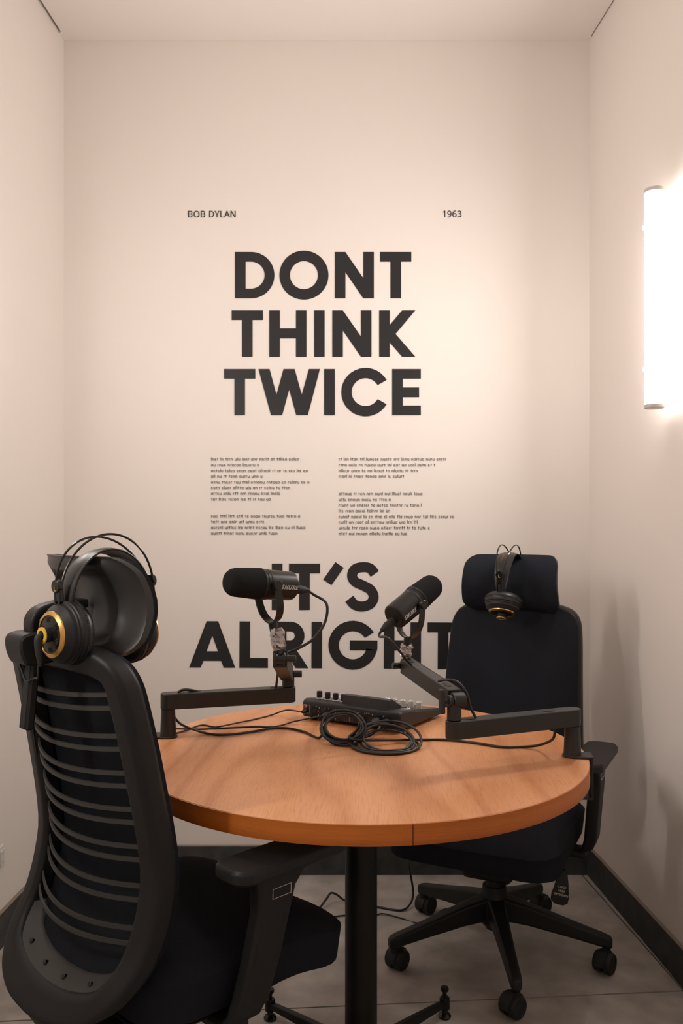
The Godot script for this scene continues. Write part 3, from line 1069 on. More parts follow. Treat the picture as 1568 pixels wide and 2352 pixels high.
func bar(g: Geo, a: Vector3, b: Vector3, w: float, h: float, up: Vector3, round_ends := true) -> void:
	var d := (b - a).normalized()
	var l := (b - a).length()
	var v := (up - d * up.dot(d)).normalized()
	var xf := Transform3D(Basis(d, v.cross(d).normalized(), v), a)      # outline in the plane of d and side, drawn out along v
	var o := PackedVector2Array()
	if round_ends:
		for k in 13: o.append(Vector2(l, 0) + Vector2(cos(-PI / 2 + PI * k / 12), sin(-PI / 2 + PI * k / 12)) * w / 2)
		for k in 13: o.append(Vector2(cos(PI / 2 + PI * k / 12), sin(PI / 2 + PI * k / 12)) * w / 2)
	else:
		o = PackedVector2Array([Vector2(-0.012, -w / 2), Vector2(l + 0.012, -w / 2), Vector2(l + 0.012, w / 2), Vector2(-0.012, w / 2)])
	g.extrude(o, -h / 2, h / 2, 0.0015, xf)

func boom_arm(label: String, foot: Vector3, turn: Vector3, p1: Vector3, p2: Vector3, head: Vector3, side: float) -> void:
	var t := thing("boom_arm", label, "microphone arm", foot, 0.0, "boom arms on the table")
	var out := Vector3(foot.x - TABLE.x, 0, foot.z + TABLE.y).normalized()
	var edge := Vector3(TABLE.x, foot.y, -TABLE.y) + out * 0.503
	# clamp over the table edge
	var g := Geo.new()
	var mid := (foot + edge) / 2 + out * 0.002
	var across := out.cross(Vector3.UP)
	g.box(Vector3(0.044, 0.005, (edge - foot).length() + 0.006), frame_from(out, Vector3.UP, mid + Vector3.UP * 0.0027), 0.001)
	g.cyl(foot + Vector3.UP * 0.0005, foot + Vector3.UP * 0.0052, 0.022, 28, 0.001)
	var jaw := 0.050 if side < 0 else 0.085
	g.box(Vector3(0.044, jaw + 0.006, 0.005), frame_from(out, Vector3.UP, edge + out * 0.0035 + Vector3.UP * (0.0025 - jaw / 2)), 0.001)
	g.box(Vector3(0.044, 0.005, 0.06), frame_from(out, Vector3.UP, edge - out * 0.024 + Vector3.DOWN * jaw), 0.001)
	var cl := wpart(t, "clamp", g, M.arm)
	g = Geo.new()
	g.cyl(edge - out * 0.03 + Vector3.DOWN * (jaw + 0.014), edge - out * 0.03 + Vector3.DOWN * 0.041, 0.005, 12)
	g.cyl(edge - out * 0.03 + Vector3.DOWN * 0.042, edge - out * 0.03 + Vector3.DOWN * 0.0380, 0.013, 20, 0.001)
	g.box(Vector3(0.036, 0.006, 0.008), frame_from(out, Vector3.UP, edge - out * 0.03 + Vector3.DOWN * (jaw + 0.013)), 0.002)
	g.moved(t.global_transform.affine_inverse())
	part(cl, "clamp_screw", g, M.arm)
	g = Geo.new()
	var y0 := 0.8085
	g.lathe([Vector2(0, 0.005), Vector2(0.0190, 0.005), Vector2(0.0165, y0 - TABLE_Y - 0.001), Vector2(0, y0 - TABLE_Y - 0.001)], 28, Transform3D(Basis(), foot))
	wpart(t, "post", g, M.arm)
	# lower arm, a channel with a cable slot in its top
	g = Geo.new()
	bar(g, foot + Vector3.UP * 0.0870, turn + Vector3.UP * 0.0870, 0.036, 0.0370, Vector3.UP)
	var low := wpart(t, "lower_arm", g, M.arm)
	g = Geo.new()
	var dir := (turn - foot).normalized()
	for q in [0.062, (turn - foot).length() - 0.030]:
		g.extrude(rrect(0.030, 0.014, 0.0065, 5), 0.0, 0.0006, 0.0, Transform3D(Basis(dir, dir.cross(Vector3.UP), Vector3.UP) if false else Basis(dir, Vector3.UP.cross(dir), Vector3.UP), foot + dir * q + Vector3.UP * 0.1058))
	g.moved(t.global_transform.affine_inverse())
	part(low, "cable_slot", g, M.port)
	# elbow
	g = Geo.new()
	g.cyl(turn + Vector3.UP * 0.1065, Vector3(turn.x, p1.y - 0.004, turn.z), 0.0150, 24, 0.001)
	var ad := (p2 - p1).normalized()
	var sd := ad.cross(Vector3.UP).normalized()
	g.cyl(p1 - sd * 0.013, p1 + sd * 0.013, 0.0165, 24, 0.001)
	wpart(t, "elbow", g, M.arm)
	g = Geo.new()
	var kd := -sd
	if side < 0:
		g.cyl(p1 + kd * 0.013, p1 + kd * 0.036, 0.0085, 18, 0.001)
	else:
		g.cyl(p1 + kd * 0.013, p1 + kd * 0.022, 0.0125, 20, 0.001)
		g.cyl(p1 + kd * 0.022, p1 + kd * 0.032, 0.0055, 14)
		g.box(Vector3(0.015, 0.050, 0.010), frame_from(kd, Vector3(-0.25, 1, 0), p1 + kd * 0.036), 0.002)
	wpart(t, "knob", g, M.arm)
	# upper arm
	g = Geo.new()
	var uv := sd.cross(ad).normalized()
	bar(g, p1 + ad * 0.030, p2 - ad * 0.004, 0.030, 0.036, uv, false)
	bar(g, p1 + ad * 0.002, p1 + ad * 0.03, 0.018, 0.026, uv)
	var ua := wpart(t, "upper_arm", g, M.arm)
	g = Geo.new()
	for q in [0.060, (p2 - p1).length() - 0.020]:
		g.extrude(rrect(0.030, 0.013, 0.006, 5), 0.0, 0.0006, 0.0, Transform3D(Basis(ad, uv.cross(ad), uv), p1 + ad * q + uv * 0.0181))
	g.box(Vector3((p2 - p1).length() - 0.03, 0.0012, 0.0008), Transform3D(Basis(ad, uv.cross(ad), uv), (p1 + p2) / 2 + ad * 0.012 + uv * 0.0181 + sd * 0.0135), 0.0002)
	g.moved(t.global_transform.affine_inverse())
	part(ua, "cable_slot", g, M.port)
	# tilting head joint with its small knob, then the tape-wrapped thread adapter
	var hd := (head - p2).normalized()
	g = Geo.new()
	g.cyl(p2 + ad * 0.012 - sd * 0.012, p2 + ad * 0.012 - sd * 0.005, 0.0130, 20, 0.001)
	g.cyl(p2 + ad * 0.012 + sd * 0.005, p2 + ad * 0.012 + sd * 0.012, 0.0130, 20, 0.001)
	g.cyl(p2 + ad * 0.012 - sd * 0.005, p2 + ad * 0.012 + sd * 0.005, 0.0110, 20)
	g.cyl(p2 + ad * 0.012, p2 + ad * 0.006 + hd * 0.024, 0.0075, 16)
	var jt := wpart(t, "head_joint", g, M.gloss)
	g = Geo.new()
	g.cyl(p2 + ad * 0.012 + kd * 0.012, p2 + ad * 0.012 + kd * 0.034, 0.0075, 18, 0.001)
	g.moved(t.global_transform.affine_inverse())
	part(jt, "joint_knob", g, M.gloss)
	g = Geo.new()
	var a := p2 + hd * 0.020 + ad * 0.004
	var b := head - hd * 0.012
	var rings := []
	var xf := y_frame(b - a, a)
	rng.seed = 501 if side < 0 else 502
	for i in 8:
		var ring := PackedVector3Array()
		for k in 11:
			var ga := TAU * (k + 0.4 * (i % 2)) / 11.0
			var r := (0.0150 + rng.randf_range(-0.0022, 0.0024)) * (0.80 if i == 0 or i == 7 else 1.0)
			ring.append(xf * Vector3(cos(ga) * r, (b - a).length() * (i + rng.randf_range(-0.25, 0.25)) / 7.0, sin(ga) * r))
		rings.append(ring)
	g.loft(rings)
	wpart(t, "tape_wrap", g, M.tape, "crumpled silvery tape wrapping", 5.0)

func microphone(label: String, c: Vector3, front: Vector3, down: Vector3) -> void:
	var t := thing("microphone", label, "microphone", c, 0.0, "microphones on the boom arms")
	front = front.normalized()
	down = down.normalized()
	var xf := y_frame(front, Vector3.ZERO)       # y towards the front
	var g := Geo.new()
	g.lathe([Vector2(0, 0.0985), Vector2(0.016, 0.0985), Vector2(0.0225, 0.096), Vector2(0.0275, 0.089), Vector2(0.030, 0.080), Vector2(0.0330, 0.030), Vector2(0.0328, 0.020), Vector2(0, 0.020)], 40, xf)
	part(t, "foam_windscreen", g, M.foam, "", 50.0)
	g = Geo.new()
	g.lathe([Vector2(0, -0.066), Vector2(0.0270, -0.066), Vector2(0.0300, -0.064), Vector2(0.0312, -0.060), Vector2(0.0318, 0.002), Vector2(0.0326, 0.003), Vector2(0.0326, 0.006), Vector2(0.0318, 0.007), Vector2(0.0318, 0.0165), Vector2(0.0334, 0.0175), Vector2(0.0334, 0.0215), Vector2(0, 0.0215)], 48, xf)
	var barrel := part(t, "barrel", g, M.mic, "", 30.0)
	g = Geo.new()
	g.ring_lathe([Vector2(0.0332, 0.0190), Vector2(0.0342, 0.0200), Vector2(0.0342, 0.0218), Vector2(0.0332, 0.0228)], 48, xf)
	g.ring_lathe([Vector2(0.0317, 0.0125), Vector2(0.0327, 0.0132), Vector2(0.0327, 0.0142), Vector2(0.0317, 0.0150)], 48, xf)
	part(barrel, "ring", g, M.mic)
	# yoke across the pivot axis
	var side := front.cross(Vector3.UP).normalized()
	if side.z < 0: side = -side                     # the pivot towards the viewer's end of the room
	var dn := (down - side * down.dot(side)).normalized()
	var strapw := side.cross(dn).normalized()
	g = Geo.new()
	var path := smooth([side * 0.0375, side * 0.0385 + dn * 0.02, side * 0.0375 + dn * 0.045, side * 0.029 + dn * 0.066, side * 0.014 + dn * 0.079, dn * 0.0825, side * -0.014 + dn * 0.079, side * -0.029 + dn * 0.066, side * -0.0375 + dn * 0.045, side * -0.0385 + dn * 0.02, side * -0.0375], 4)
	g.ribbon(path, strapw, 0.0175, 0.0030)
	for s in [-1, 1]: g.cyl(side * 0.0330 * s, side * 0.0392 * s, 0.0095, 24, 0.0008)
	var yoke := part(t, "yoke", g, M.mic)
	for s in [-1, 1]:
		g = Geo.new()
		g.cyl(side * 0.0390 * s, side * 0.0450 * s, 0.0105, 28, 0.001)
		part(yoke, "pivot_knob", g, M.mic)
	g = Geo.new()
	g.cyl(dn * 0.081, dn * 0.081 + down * 0.024, 0.0095, 22, 0.001)
	part(yoke, "thread_socket", g, M.mic)
	# rear recess and cable plug
	g = Geo.new()
	g.lathe([Vector2(0, -0.0675), Vector2(0.0255, -0.0675), Vector2(0.0255, -0.0655), Vector2(0, -0.0655)], 32, xf)
	part(barrel, "rear_panel", g, M.port)
	g = Geo.new()
	var o := xf * Vector3(0, -0.0675, 0) + dn * 0.007
	var bk := -front
	g.lathe([Vector2(0, 0), Vector2(0.0095, 0), Vector2(0.0098, 0.012), Vector2(0.0092, 0.014), Vector2(0.0098, 0.016), Vector2(0.0098, 0.024), Vector2(0.0070, 0.036), Vector2(0.0045, 0.044), Vector2(0, 0.044)], 20, y_frame(bk, o))
	part(barrel, "cable_plug", g, M.rubber)
	# maker's mark on the barrel
	var ln := (side * 0.985 + dn * 0.10).normalized()
	var along := -front if (-front).dot(Vector3.RIGHT) > 0 else front
	var up := ln.cross(along).normalized()
	var lc := ln * 0.0314 + bk * 0.0385
	var lx := Transform3D(Basis(along, up, ln), lc)
	text(barrel, "lettering", "SHURE", 0.0092, lx, M.print, true, true, 0.28, 1.12)

# ------------------------------------------------------------------ mixer
func mixer() -> void:
	# x along the rear panel, z towards the rear panel (which faces the viewer's end of the room)
	var t := thing("podcast_mixer", "black podcast mixer with knobs, its rear panel full of plugs", "mixer", W(0.0165, TABLE_Y, 2.18), deg_to_rad(-33.9))
	var side := Transform3D(Basis(Vector3(0, 0, 1), Vector3(0, 1, 0), Vector3(-1, 0, 0)), Vector3.ZERO)   # outline (z, y) drawn out along -x
	var g := Geo.new()
	g.extrude(PackedVector2Array([Vector2(0, 0.012), Vector2(-0.004, 0.008), Vector2(-0.225, 0.008), Vector2(-0.232, 0.013), Vector2(-0.232, 0.018), Vector2(-0.226, 0.0225), Vector2(-0.014, 0.0535), Vector2(-0.004, 0.050), Vector2(0, 0.043)]), -0.150, 0.144, 0.004, side)
	var body := part(t, "case", g, M.mixer)
	for q in [[-0.12, -0.02], [0.12, -0.02], [-0.12, -0.20], [0.12, -0.20]]:
		g = Geo.new()
		g.cyl(Vector3(q[0], 0, q[1]), Vector3(q[0], 0.009, q[1]), 0.009, 16, 0.001)
		part(body, "foot", g, M.rubber)
	g = Geo.new()
	var slope := atan2(0.031, 0.212)
	g.box(Vector3(0.278, 0.0016, 0.196), Transform3D(Basis(Vector3.RIGHT, -slope), Vector3(0.003, 0.0380, -0.120)), 0.0006)
	part(t, "control_panel", g, M.mixer_top)
	# display hood
	g = Geo.new()
	g.extrude(PackedVector2Array([Vector2(-0.010, 0.048), Vector2(-0.016, 0.0745), Vector2(-0.030, 0.0755), Vector2(-0.095, 0.040)]), -0.112, 0.026, 0.0015, side)
	part(t, "display_hood", g, M.mixer)
	for x in [-0.112, -0.086, -0.061, -0.036]:
		g = Geo.new()
		g.cyl(Vector3(x, 0.051, -0.034), Vector3(x, 0.0545, -0.034), 0.0095, 18, 0.0005)
		var k := part(t, "knob_collar", g, M.fader)
		g = Geo.new()
		g.cyl(Vector3(x, 0.0545, -0.034), Vector3(x, 0.071, -0.034), 0.0074, 20, 0.001)
		part(k, "knob", g, M.rubber)
	for i in 5:
		var x := 0.040 + 0.0235 * i
		g = Geo.new()
		g.cyl(Vector3(x, 0.036, -0.125), Vector3(x, 0.055, -0.125), 0.0078, 20, 0.001)
		g.box(Vector3(0.0040, 0.018, 0.0174), Transform3D(Basis(Vector3.UP, 0.3 * i), Vector3(x, 0.0475, -0.125)), 0.001)
		part(t, "level_knob", g, M.fader)
	g = Geo.new()
	g.cyl(Vector3(0.118, 0.042, -0.080), Vector3(0.118, 0.0500, -0.080), 0.0125, 26, 0.001)
	var dial := part(t, "dial", g, M.gloss)
	g = Geo.new()
	g.ring_lathe([Vector2(0.0110, 0.0501), Vector2(0.0145, 0.0455), Vector2(0.0145, 0.0435), Vector2(0.0110, 0.0435)], 30, Transform3D(Basis(), Vector3(0.118, 0, -0.080)))
	part(dial, "ring", g, M.white)
	for i in 4:
		for j in 2:
			g = Geo.new()
			g.box(Vector3(0.022, 0.003, 0.014), Transform3D(Basis(Vector3.RIGHT, -slope), Vector3(-0.118 + 0.028 * i, 0.0405 - 0.0044 * j, -0.11 - 0.03 * j)), 0.001)
			part(t, "pad_button", g, M.fader)
	# rear panel fittings
	var rear := func(x: float, y: float) -> Vector3: return Vector3(x, y, 0.0)
	g = Geo.new()
	for e in [[0, 0.0105, 0.019, 0.0009], [0, -0.0105, 0.019, 0.0009], [0.0093, 0, 0.0009, 0.021], [-0.0093, 0, 0.0009, 0.021]]:
		g.box(Vector3(e[2], e[3], 0.0006), Transform3D(Basis(), Vector3(-0.1285 + e[0], 0.0285 + e[1], 0.0003)), 0.0002)
	var pwr := part(t, "power_surround", g, M.print, "white outline around the power switch")
	g = Geo.new()
	g.box(Vector3(0.0075, 0.0060, 0.004), Transform3D(Basis(), Vector3(-0.130, 0.0345, 0.001)), 0.001)
	part(pwr, "power_switch", g, M.red, "red power switch")
	g = Geo.new()
	g.box(Vector3(0.070, 0.027, 0.0012), Transform3D(Basis(), Vector3(-0.0775, 0.0255, 0.0003)), 0.0004)
	var pn := part(t, "port_panel", g, M.port)
	for q in [[-0.104, 0.026, 0.010, 0.011], [-0.086, 0.021, 0.005, 0.006], [-0.074, 0.030, 0.006, 0.006], [-0.06, 0.020, 0.012, 0.004]]:
		g = Geo.new()
		g.box(Vector3(q[2], q[3], 0.002), Transform3D(Basis(), Vector3(q[0], q[1], 0.0008)), 0.0005)
		part(pn, "port", g, M.mixer)
	for q in [[-0.098, 0.0385], [-0.088, 0.036], [-0.080, 0.0345], [-0.070, 0.036], [-0.091, 0.028], [-0.091, 0.017], [-0.045, 0.036], [-0.137, 0.0145], [-0.058, 0.0375], [0.030, 0.0380], [0.050, 0.0380], [0.072, 0.0380], [0.104, 0.0380], [0.032, 0.0145], [0.056, 0.0400], [0.062, 0.0400]]:
		g = Geo.new()
		g.box(Vector3(0.0022, 0.0030, 0.0005), Transform3D(Basis(), Vector3(q[0], q[1], 0.0004 if q[0] < -0.11 or q[0] > -0.043 else 0.0011)), 0.0001)
		part(t, "icon", g, M.print)
	for q in [[-0.030, 0.027], [-0.030, 0.014], [-0.006, 0.030], [-0.006, 0.016], [0.012, 0.018]]:
		g = Geo.new()
		g.ring_lathe([Vector2(0.0030, 0), Vector2(0.0050, 0), Vector2(0.0050, 0.0012), Vector2(0.0030, 0.0012)], 18, y_frame(Vector3.BACK, rear.call(q[0], q[1])))
		var jk := part(t, "jack", g, M.gunmetal)
		g = Geo.new()
		g.cyl(rear.call(q[0], q[1]), rear.call(q[0], q[1]) + Vector3(0, 0, 0.0006), 0.0032, 14)
		part(jk, "jack_hole", g, M.port)
	g = Geo.new()
	g.box(Vector3(0.0008, 0.030, 0.0005), Transform3D(Basis(), Vector3(-0.038, 0.024, 0.0003)), 0.0001)
	g.box(Vector3(0.0008, 0.026, 0.0005), Transform3D(Basis(), Vector3(0.004, 0.026, 0.0003)), 0.0001)
	part(t, "divider_print", g, M.print)
	for x in [0.038, 0.064, 0.090, 0.117]:
		g = Geo.new()
		g.ring_lathe([Vector2(0.0098, 0), Vector2(0.0124, 0), Vector2(0.0124, 0.002), Vector2(0.0098, 0.002)], 26, y_frame(Vector3.BACK, rear.call(x, 0.0265)))
		var xs := part(t, "microphone_socket", g, M.port)
		g = Geo.new()
		g.cyl(rear.call(x, 0.0265), rear.call(x, 0.0265) + Vector3(0, 0, 0.0008), 0.0100, 22)
		part(xs, "socket_face", g, M.rubber)

# ------------------------------------------------------------------ cables
func cable(label: String, called: String, pts: Array, r := 0.003, ends := [], tight := 6) -> Node3D:
	var t := thing(called, label, "cable", pts[0])
	var g := Geo.new()
	g.tube(smooth(pts, tight), r, 8)
	wpart(t, "cord", g, M.cable, "", 60.0)
	for e in ends:                          # plugs: [from, to, radius]
		g = Geo.new()
		var d: Vector3 = (e[1] - e[0]).normalized()
		g.lathe([Vector2(0, 0), Vector2(e[2], 0), Vector2(e[2], (e[1] - e[0]).length() * 0.6), Vector2(e[2] * 0.55, (e[1] - e[0]).length()), Vector2(0, (e[1] - e[0]).length())], 16, y_frame(d, e[0]))
		wpart(t, "plug", g, M.rubber)
	return t

func coil(c: Vector3, rx: float, ry: float, ax: Vector3, ay: Vector3, loops: float, a0: float, lift: Vector3, seed_: int) -> Array:
	rng.seed = seed_
	var o := []
	var n := int(loops * 12)
	var wob := 0.0
	for i in n + 1:
		var a := a0 + TAU * i / 12.0
		var turn := i / 12.0
		var k := 1.0 + 0.16 * sin(turn * 2.3 + seed_) + 0.05 * sin(a * 0.37) + rng.randf_range(-0.02, 0.02)
		wob = 0.0050 * sin(a * 0.5 + turn * 1.7)
		o.append(c + ax * cos(a) * rx * k + ay * sin(a) * ry * k + lift * (turn / loops) + Vector3.UP * (wob + 0.0022))
	return o

func cables() -> void:
	var mx := Transform3D(Basis(Vector3.UP, deg_to_rad(-33.9)), W(0.0165, TABLE_Y, 2.18))
	# from the left arm into the coil by the mixer
	var s3 := mx * Vector3(0.090, 0.0265, 0.034)
	var p3 := mx * Vector3(0.090, 0.0265, 0.002)
	var c1 := [W(-0.412, 0.800, 2.092), W(-0.398, 0.772, 2.10), W(-0.381, 0.752, 2.125), W(-0.325, 0.7435, 2.093), W(-0.276, 0.7435, 2.08), W(-0.221, 0.7435, 2.106), W(-0.177, 0.7435, 2.142), W(-0.134, 0.7435, 2.146), W(-0.089, 0.7435, 2.106), W(-0.052, 0.7445, 2.046)]
	c1.append_array(coil(W(0.003, 0.769, 2.035), 0.049, 0.047, Vector3(0.98, 0.06, 0.2), Vector3(0, 0.54, -0.84), 5.6, PI, Vector3(0.004, 0.002, 0.016), 5).map(func(p: Vector3): return Vector3(p.x, maxf(p.y, 0.7440), p.z)))
	c1.append_array([mx * Vector3(0.076, 0.014, 0.075), s3])
	cable("black microphone cable coiled upright against the mixer, leading to the arm beside the slatted chair", "microphone_cable", c1, 0.0030, [[p3, s3, 0.0085]])
	# flat coil, then along the table to the right arm
	var s4 := mx * Vector3(0.117, 0.0265, 0.034)
	var p4 := mx * Vector3(0.117, 0.0265, 0.002)
	var c4 := [s4, mx * Vector3(0.119, 0.016, 0.055), mx * Vector3(0.108, 0.006, 0.085)]
	c4.append_array(coil(W(0.103, 0.7435, 1.985), 0.068, 0.072, Vector3(1, 0, 0), Vector3(0, 0.26, -0.96), 5.1, PI * 0.9, Vector3(0, 0.012, -0.008), 8).map(func(p: Vector3): return Vector3(p.x, maxf(p.y, 0.7435), p.z)))
	c4.append_array([W(0.183, 0.744, 2.03), W(0.251, 0.7435, 2.03), W(0.317, 0.7435, 1.998), W(0.362, 0.7435, 1.967), W(0.411, 0.7435, 1.967), W(0.445, 0.752, 1.95), W(0.463, 0.778, 1.90), W(0.464, 0.806, 1.885)])
	cable("black microphone cable in a flat coil, running to the wing-knob boom arm", "microphone_cable", c4, 0.0030, [[p4, s4, 0.0085]])
	# thin cables from the left edge of the table
	var u1 := mx * Vector3(-0.128, 0.0245, 0.022)
	cable("thin black power cable from the table edge to the red switch", "power_cable", [W(-0.452, 0.742, 2.063), W(-0.405, 0.742, 2.097), W(-0.381, 0.7425, 2.130), W(-0.353, 0.7425, 2.183), W(-0.32, 0.7425, 2.165), W(-0.298, 0.749, 2.142), W(-0.265, 0.746, 2.19), W(-0.225, 0.742, 2.25), W(-0.185, 0.744, 2.29), W(-0.145, 0.756, 2.295), u1], 0.0020, [[mx * Vector3(-0.128, 0.0245, 0.001), u1, 0.0055]])
	var u2 := mx * Vector3(-0.060, 0.024, 0.030)
	cable("thin black data cable from the table edge to the mixer ports", "data_cable", [W(-0.440, 0.742, 2.133), W(-0.417, 0.742, 2.151), W(-0.359, 0.742, 2.142), W(-0.31, 0.742, 2.150), W(-0.263, 0.742, 2.160), W(-0.211, 0.742, 2.169), W(-0.178, 0.742, 2.165), W(-0.150, 0.742, 2.185), W(-0.118, 0.748, 2.20), u2], 0.0020, [[mx * Vector3(-0.060, 0.025, 0.001), u2, 0.0055]])
	# short cables on the arms
	var tip := func(c: Vector3, front: Vector3, down: Vector3) -> Vector3: return c - front.normalized() * 0.110 + down * 0.007
	var a := W(-0.159, 1.1215, 1.84)
	var e1: Vector3 = tip.call(a, Vector3(-0.76, 0.10, 0.64), Vector3(0.23, -0.97, 0))
	cable("black cable drooping from the microphone that points at the slatted chair", "microphone_cable", [e1, e1 + Vector3(0.012, -0.010, -0.004), W(-0.033, 1.075, 1.90), W(-0.036, 1.035, 1.90), W(-0.060, 1.000, 1.89), W(-0.095, 0.979, 1.88), W(-0.118, 0.968, 1.885), W(-0.137, 0.940, 1.93), W(-0.148, 0.905, 2.02), W(-0.158, 0.860, 2.105), W(-0.162, 0.8455, 2.135)], 0.0030)
	var b := W(0.167, 1.059, 2.08)
	var e2: Vector3 = tip.call(b, Vector3(0.66, 0.45, -0.60), Vector3(-0.17, -0.98, 0))
	cable("black cable curling from the microphone that points up to its arm", "microphone_cable", [e2, e2 + Vector3(-0.006, -0.014, 0.004), W(0.105, 0.990, 1.975), W(0.130, 0.962, 1.985), W(0.150, 0.935, 2.00), W(0.163, 0.921, 2.02), W(0.167, 0.912, 2.045)], 0.0030)
	cable("short black cable loop over the elbow of the wing-knob boom arm", "microphone_cable", [W(0.206, 0.915, 1.845), W(0.222, 0.920, 1.835), W(0.245, 0.916, 1.825), W(0.262, 0.895, 1.815), W(0.270, 0.865, 1.810), W(0.280, 0.8460, 1.808)], 0.0030)
	cable("small black cable bump over the arm beside the slatted chair", "microphone_cable", [W(-0.392, 0.8455, 2.076), W(-0.384, 0.8505, 2.078), W(-0.372, 0.8515, 2.081), W(-0.356, 0.8480, 2.087), W(-0.346, 0.8455, 2.090)], 0.0032)
	# on the floor
	cable("black cord looping on the floor between the chairs and up behind the table column", "floor_cable", [W(-0.12, 0.004, 2.70), W(-0.079, 0.006, 2.78), W(-0.050, 0.022, 2.83), W(-0.035, 0.034, 2.85), W(-0.015, 0.026, 2.855), W(0.01, 0.010, 2.85), W(0.051, 0.004, 2.838), W(0.108, 0.004, 2.819), W(0.191, 0.004, 2.79), W(0.226, 0.016, 2.82), W(0.234, 0.05, 2.84), W(0.222, 0.12, 2.84), W(0.214, 0.18, 2.80), W(0.220, 0.200, 2.76), W(0.262, 0.215, 2.70), W(0.33, 0.27, 2.62)], 0.0035)
	cable("thin black cord lying on the floor beside a chair leg", "floor_cable", [W(-0.05, 0.003, 2.74), W(0.022, 0.003, 2.759), W(0.103, 0.003, 2.759), W(0.133, 0.004, 2.766), W(0.187, 0.003, 2.738), W(0.232, 0.003, 2.705), W(0.272, 0.06, 2.60), W(0.285, 0.127, 2.51), W(0.32, 0.142, 2.50), W(0.37, 0.152, 2.50)], 0.0022)

# ------------------------------------------------------------------ headphones: cups on the x axis, band in the x, y plane
func band_at(k: float, h: float, r: Vector2) -> Vector3:      # k from -1 to 1 along the band
	var a := k * deg_to_rad(98)
	return Vector3(sin(a) * r.x, h + cos(a) * r.y, 0)

